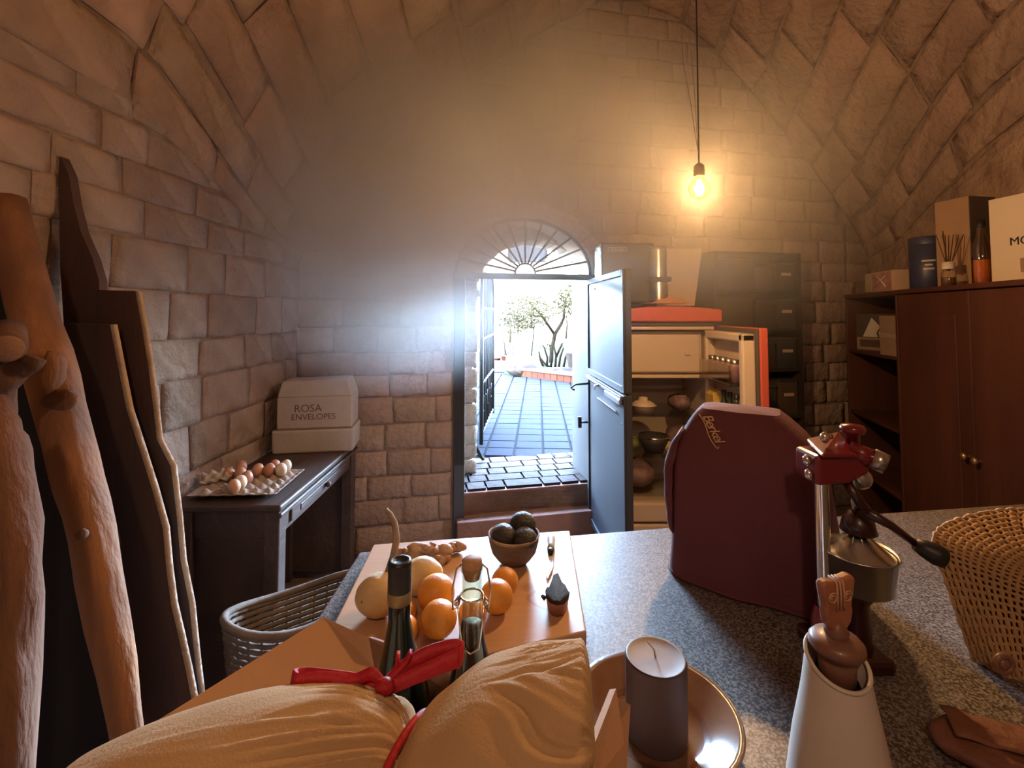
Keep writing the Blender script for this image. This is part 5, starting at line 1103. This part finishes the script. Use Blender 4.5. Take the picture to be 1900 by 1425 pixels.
def flapc(i, j):
    p = cover(.592 + .05 * (i - .5), .25 + .62 * j); d = Vector((p.x, p.y, 0)).normalized(); return p + d * (.004 + .013 * math.sin(math.pi * i) * math.sin(math.pi * min(1, j * 1.0)) + .004 * noise.noise(Vector((i * 3, j * 6, 2))))
b.grid(flapc, 10, 24); part('loose_fold', b, cov, SL, solid=.003)
b = MB(); b.tube([cover(i / 96, .012) + Vector((0, 0, .0)) for i in range(97)], .003, 6, cap=False); part('hem', b, cov, SL)
thread = mat('gold_thread', (.62, .42, .20), .5)
# script lettering embroidered down the near-left shoulder
ta, tb_ = at(1322, 772, 1.02), at(1340, 812, .985)
Mi = Matrix.LocRotScale(SV, Matrix.Rotation(SA, 3, 'Z'), None).inverted()
def surf(px, py):     # where the pixel ray meets the cover (local)
    o_ = Mi @ EYE; d_ = (Mi.to_3x3() @ ray(px, py)); best = None
    for ii in range(192):
        for jj in range(60):
            p = cover(ii / 192, jj / 59); v = p - o_; k = v.dot(d_) / d_.length_squared; e = (v - d_ * k).length
            if (e < .006) and (best is None or k < best[0]): best = (k, p)
    return best[1] if best else None
pa, pb = surf(1315, 785) or Mi @ ta, surf(1331, 800) or Mi @ tb_
bm_dir = Mi.to_3x3() @ (at(1345, 826, 1.0) - at(1318, 776, 1.0)); nrm_ = Mi.to_3x3() @ (EYE - at(1330, 800, 1.0)); nrm_ = (nrm_.normalized() + Vector((-.15, -.1, .25))).normalized()
xdir = bm_dir - nrm_ * bm_dir.dot(nrm_); ydir = nrm_.cross(xdir)
mid_ = (pa + pb) / 2 + nrm_ * .011 + (Mi.to_3x3() @ Vector((.0, 0, .0)))
text('lettering', 'Berkel', .028, thread, SL, frame_mtx(mid_, xdir, ydir), ext=.0008, shear=.35, spacing=.85)
b = MB(); xd, yd = xdir.normalized(), ydir.normalized(); b.tube([mid_ + xd * q - yd * (.0125 + .002 * math.sin(q * 90)) for q in [-.036 + .005 * k for k in range(16)]] + [mid_ + xd * .043 - yd * .009, mid_ + xd * .040 - yd * .006], .0012, 6); part('underline_flourish', b, thread, SL)
# --- red lever juicer
jr = mat('juicer_red', (0.17600, 0.01280, 0.01760), .28, coat=.5, c2=(0.16000, 0.01120, 0.01600), nscale=4)
jr_d = mat('juicer_dark', (0.03000, 0.00360, 0.00540), .35, coat=.4)
JY = .78
J0 = Vector((.560, JY, WZ)); JU = thing('lever_juicer', 'dark red lever juicer with chrome posts beside the covered slicer', 'juicer', J0)
def jp(px, py, y=JY): return at(px, py, y) - J0
b = MB(); b.box((-.012, .02, .012), (.10, .10, .024)); part('base', b, jr_d, JU, .008)
cx = jp(1524, 900).x
zt = jp(1524, 895).z
b = MB(); b.lathe([(.0105, .026), (.0105, zt + .02)], 20, c=(cx, 0, 0)); part('post', b, M['chrome'], JU)
b = MB(); b.lathe([(.0055, .026), (.0055, zt + .02)], 14, c=(cx + .031, .045, 0)); part('post', b, M['chrome'], JU)
b = MB(); b.lathe([(.018, .026), (.02, .04), (.02, .07), (.016, .085), (.012, .09)], 20, c=(cx, 0, 0)); part('post_foot', b, jr, JU)
hz0, hz1 = jp(1524, 893).z, jp(1524, 838).z; xr = jp(1602, 850).x
b = MB(); b.prism([(cx - .022, -.025, hz0), (cx + .03, -.025, hz0 + .004), (xr - .01, -.025, hz1 - .028), (xr, -.025, hz1 - .004), (cx + .05, -.025, hz1 + .004), (cx - .022, -.025, hz1)], (0, .06, 0)); part('head', b, jr, JU, .006)
pt_ = [jp(1502, 836), jp(1522, 828), jp(1545, 812), jp(1568, 810), jp(1576, 816), jp(1558, 838), jp(1530, 842), jp(1505, 840)]
b = MB(); b.hexa([(cx - .02, -.034, hz1), (cx + .036, -.036, hz1), (xr - .018, .03, hz1 + .018), (cx - .004, .03, hz1 + .006)], [(cx - .02, -.034, hz1 + .006), (cx + .036, -.036, hz1 + .006), (xr - .018, .03, hz1 + .026), (cx - .004, .03, hz1 + .014)]); part('top_plate', b, jr, JU, .003)
for px, py in ((1497, 854), (1501, 880), (1530, 812)): b = MB(); q = jp(px, py, JY - .01); b.ball(q, (.007, .007, .009), 12, 8); b.tube([q, q + Vector((.012, .0, .002))], .004, 8); part('bolt', b, M['chrome'], JU)
q = jp(1582, 806); b = MB(); b.lathe([(0, -.03), (.010, -.03), (.010, 0), (.016, .003), (.019, .009), (.016, .015), (0, .017)], 20, c=tuple(q)); part('top_knob', b, jr, JU)
q = jp(1580, 834); b = MB(); b.tube([q + Vector((-.012, -.01, .004)), q + Vector((.014, -.03, -.006))], .014, 14); part('pivot_barrel', b, jr, JU); b = MB(); b.tube([q + Vector((.012, -.028, -.005)), q + Vector((.026, -.038, -.012))], .016, 14); part('end_cap', b, M['steel'], JU)
q = jp(1598, 888); b = MB(); b.ball(q, (.017, .014, .017), 14, 10); part('gear_nut', b, M['steel'], JU)
rx = jp(1584, 920).x
b = MB(); b.tube([(rx, 0, hz1 - .01), (rx, 0, jp(1586, 975).z)], .0048, 10); part('plunger_rod', b, M['chrome'], JU)
zc = jp(1586, 985).z; bx = jp(1592, 1035).x
b = MB(); b.lathe([(.005, zc + .034), (.012, zc + .031), (.022, zc + .018), (.026, zc + .0), (.023, zc + .0), (.018, zc + .012), (0, zc + .024)], 28, c=(rx + .006, 0, 0)); part('press_cup', b, jr_d, JU)
zr = jp(1592, 1022).z; ZB = jp(1592, 1090).z
b = MB(); b.lathe([(.0, ZB), (.040, ZB), (.046, ZB + .004), (.053, zr), (.055, zr + .001), (.054, zr + .003), (.051, zr - .004), (.043, ZB + .01), (0, ZB + .008)], 36, c=(bx, 0, 0)); part('juice_bowl', b, M['steel'], JU)
b = MB(); b.lathe([(.050, zr - .002), (.038, zr + .006), (.022, zr + .020), (.010, zr + .032), (.004, zr + .036), (0, zr + .037)], 36, c=(bx, 0, 0)); part('reamer_cone', b, M['steel'], JU)
b = MB()
for k in range(10):
    a = 2 * math.pi * k / 10; b.tube([(bx + .006 * math.cos(a), .006 * math.sin(a), zr + .036), (bx + .015 * math.cos(a), .015 * math.sin(a), zr + .0275), (bx + .024 * math.cos(a), .024 * math.sin(a), zr + .0185)], [.0016, .0014, .0006], 6)
part('reamer_ridge', b, M['steel'], JU)
b = MB(); b.lathe([(.018, .024), (.016, ZB - .02), (.030, ZB - .003), (.034, ZB + .001), (.034, ZB - .005), (.02, ZB - .026), (.022, .024)], 24, c=(bx, .01, 0)); part('bowl_stand', b, jr_d, JU)
la, lb_ = jp(1608, 950, JY - .03), jp(1702, 1012, .74)
b = MB(); b.tube([la, la.lerp(lb_, .5) + Vector((0, 0, .004)), lb_], [.008, .0065, .0055], 10); b.tube([la + Vector((-.02, .02, .045)), la], [.007, .008], 10); part('lever', b, jr_d, JU)
ld_ = (lb_ - la).normalized(); le = jp(1760, 1040, .72)
b = MB(); b.tube([lb_ - ld_ * .004, lb_.lerp(le, .2), lb_.lerp(le, .6), lb_.lerp(le, .92), le], [.009, .013, .0165, .014, .006], 14); part('grip', b, M['black'], JU)
# --- crocheted straw bag
straw = mat('straw', (.50, .31, .15), .9, c2=(.40, .24, .11), nscale=18, bump=.2)
SB0 = Vector((.88, .80, WZ)); SB = thing('straw_bag', 'open-weave crocheted straw bag leaning at the right edge', 'bag', SB0)
inner = mat('bag_lining', (.05, .03, .018), .95)
def bag(u, v):
    """u around the outline 0..1 (left edge, top, right), v from the outside rows inwards"""
    OUT = [at(1806, 1228, .79), at(1780, 1150, .80), at(1752, 1070, .82), at(1733, 1010, .84), at(1742, 982, .85), at(1780, 963, .86), at(1840, 949, .87), at(1900, 945, .88), at(1980, 950, .90), at(2080, 985, .92), at(2160, 1060, .92), at(2210, 1140, .90), at(2240, 1240, .88)]
    CORE = [at(1992, 1350, .765), at(1993, 1300, .765), at(1994, 1240, .768), at(1995, 1180, .772), at(1996, 1135, .776), at(1997, 1112, .78), at(1998, 1104, .78), at(1999, 1104, .78), at(2000, 1112, .78), at(2001, 1135, .776), at(2002, 1180, .772), at(2003, 1240, .768), at(2004, 1300, .765)]
    def cr(Pt, f):
        f *= len(Pt) - 1; k = min(int(f), len(Pt) - 2); w_ = f - k; p0, p1, p2, p3 = Pt[max(k - 1, 0)], Pt[k], Pt[k + 1], Pt[min(k + 2, len(Pt) - 1)]
        return .5 * ((2 * p1) + (p2 - p0) * w_ + (2 * p0 - 5 * p1 + 4 * p2 - p3) * w_ * w_ + (3 * p1 - p0 - 3 * p2 + p3) * w_ ** 3)
    p = cr(OUT, u).lerp(cr(CORE, u), v); q = p - SB0; dv = (EYE - p).normalized(); return q + dv * (.06 * math.sin(math.pi * .5 * min(1, v * 1.6)) - .01 * v)
NR = 18; b = MB(); NS = 110
for r_ in range(NR):
    v = r_ / NR; pts = [bag(i / NS, v) + Vector((0, 0, .0012 * math.sin(i * 2.1 + r_))) for i in range(NS + 1)]
    b.tube(pts, [.0030 + .0010 * math.sin(i * 1.57 + r_ * 1.3) for i in range(NS + 1)], 6, cap=False)
o = part('crochet_rows', b, straw, SB); o['kind'] = 'stuff'
b = MB()
for r_ in range(NR - 1):
    for i in range(0, NS, 2):
        u = (i + (r_ % 2)) / NS
        if u > .995: continue
        b.tube([bag(u, r_ / NR), bag(min(1, u + .004), (r_ + 1) / NR)], .0027, 5, cap=False)
o = part('crochet_stitches', b, straw, SB); o['kind'] = 'stuff'
b = MB(); b.grid(lambda i, j: bag(i, j * .98 + .01) + (bag(i, j) + SB0 - EYE).normalized() * .014, 60, 14); part('lining', b, inner, SB)
def backp(i, j): return bag(i, j) + (bag(i, j) + SB0 - EYE).normalized() * (.02 + .06 * math.sin(math.pi * min(1, j * 1.4) * .5))
b = MB(); b.grid(backp, 60, 14); part('back_panel', b, straw, SB)
b = MB(); q = at(1862, 1232, .715) - SB0; b.tube([q + Vector((.012 * math.cos(a), 0, .012 * math.sin(a))) for a in [2 * math.pi * k / 16 for k in range(17)]], .0045, 8, cap=False); b.ball(q, (.009, .006, .009), 10, 8); part('button', b, walnut, SB)
# --- brown leather pouch in the near right corner
pch = mat('brown_leather', (.20, .075, .04), .6, c2=(.13, .05, .03), nscale=10, bump=.3, bscale=60)
pp = at_z(1850, 1418, WZ); t = thing('leather_pouch', 'folded reddish-brown pouch in the near right corner of the worktop', 'pouch', (pp.x, pp.y, WZ), R(-25))
b = MB(); b.ball((0, 0, .016), (.065, .045, .017), 22, 12, fn=lambda e: 1 + .14 * noise.noise(e * 2.2)); part('body', b, pch, t)
b = MB(); b.grid(lambda i, j: Vector(((i - .5) * .09, .03 - .05 * j, .0335 + .004 * math.sin(j * 3.1) + .004 * noise.noise(Vector((i * 4, j * 4, 0))))), 12, 8); part('flap', b, pch, t, solid=.003)

# ================================================================ SMOKE HAZE IN THE CELLAR
hz = bpy.data.materials.new('haze'); hz.use_nodes = True; _t = hz.node_tree; _t.nodes.remove(_t.nodes['Principled BSDF']); _N = _t.nodes; _L = _t.links
vs = _N.new('ShaderNodeVolumeScatter'); vs.inputs['Color'].default_value = (1, .98, .95, 1); vs.inputs['Anisotropy'].default_value = HAZE_G
_tc = _N.new('ShaderNodeTexCoord'); dens = None
def puff(c, rad, amt, dens):       # a soft ball of smoke
    v = _N.new('ShaderNodeVectorMath'); v.operation = 'SUBTRACT'; v.inputs[1].default_value = c; _L.new(_tc.outputs['Object'], v.inputs[0])
    v2 = _N.new('ShaderNodeVectorMath'); v2.operation = 'DIVIDE'; v2.inputs[1].default_value = rad; _L.new(v.outputs[0], v2.inputs[0])
    l = _N.new('ShaderNodeVectorMath'); l.operation = 'LENGTH'; _L.new(v2.outputs[0], l.inputs[0])
    m = _N.new('ShaderNodeMapRange'); m.interpolation_type = 'SMOOTHSTEP'; m.inputs[1].default_value = 0; m.inputs[2].default_value = 1; m.inputs[3].default_value = amt; m.inputs[4].default_value = 0; _L.new(l.outputs['Value'], m.inputs[0])
    if dens is None: return m.outputs[0]
    a = _N.new('ShaderNodeMath'); a.operation = 'ADD'; _L.new(dens, a.inputs[0]); _L.new(m.outputs[0], a.inputs[1]); return a.outputs[0]
dens = puff((-.58, 2.3, 2.12), (1.0, 1.0, 1.0), 4.2, dens); dens = puff((-.1, 2.75, 2.65), (1.5, 1.0, 1.0), 5.0, dens)
dens = puff((1.05, 2.55, 2.25), (1.25, 1.15, 1.05), 1.0, dens)
_n = _N.new('ShaderNodeTexNoise'); _n.inputs['Scale'].default_value = 1.3; _n.inputs['Detail'].default_value = 2; _L.new(_tc.outputs['Object'], _n.inputs['Vector'])
_m = _N.new('ShaderNodeMapRange'); _m.inputs[1].default_value = .25; _m.inputs[2].default_value = .75; _m.inputs[3].default_value = .5 * HAZE_DENSITY; _m.inputs[4].default_value = 1.5 * HAZE_DENSITY; _L.new(_n.outputs['Fac'], _m.inputs[0])
_x = _N.new('ShaderNodeMath'); _x.operation = 'MULTIPLY'; _L.new(dens, _x.inputs[0]); _L.new(_m.outputs[0], _x.inputs[1]); _L.new(_x.outputs[0], vs.inputs['Density'])
_L.new(vs.outputs[0], _N['Material Output'].inputs['Volume'])
b = MB(); lo = [wallp(-1.4, .55, 2.3), wallp(2.4, .55, 2.3), wallp(2.4, .55, .03), wallp(-1.4, .55, .03)]; b.hexa(lo, [p + Vector((0, 0, 3.2)) for p in lo])
tag(part('haze', b, hz), 'thin smoke haze drifting round the doorway and the bulb', 'haze', kind='stuff')
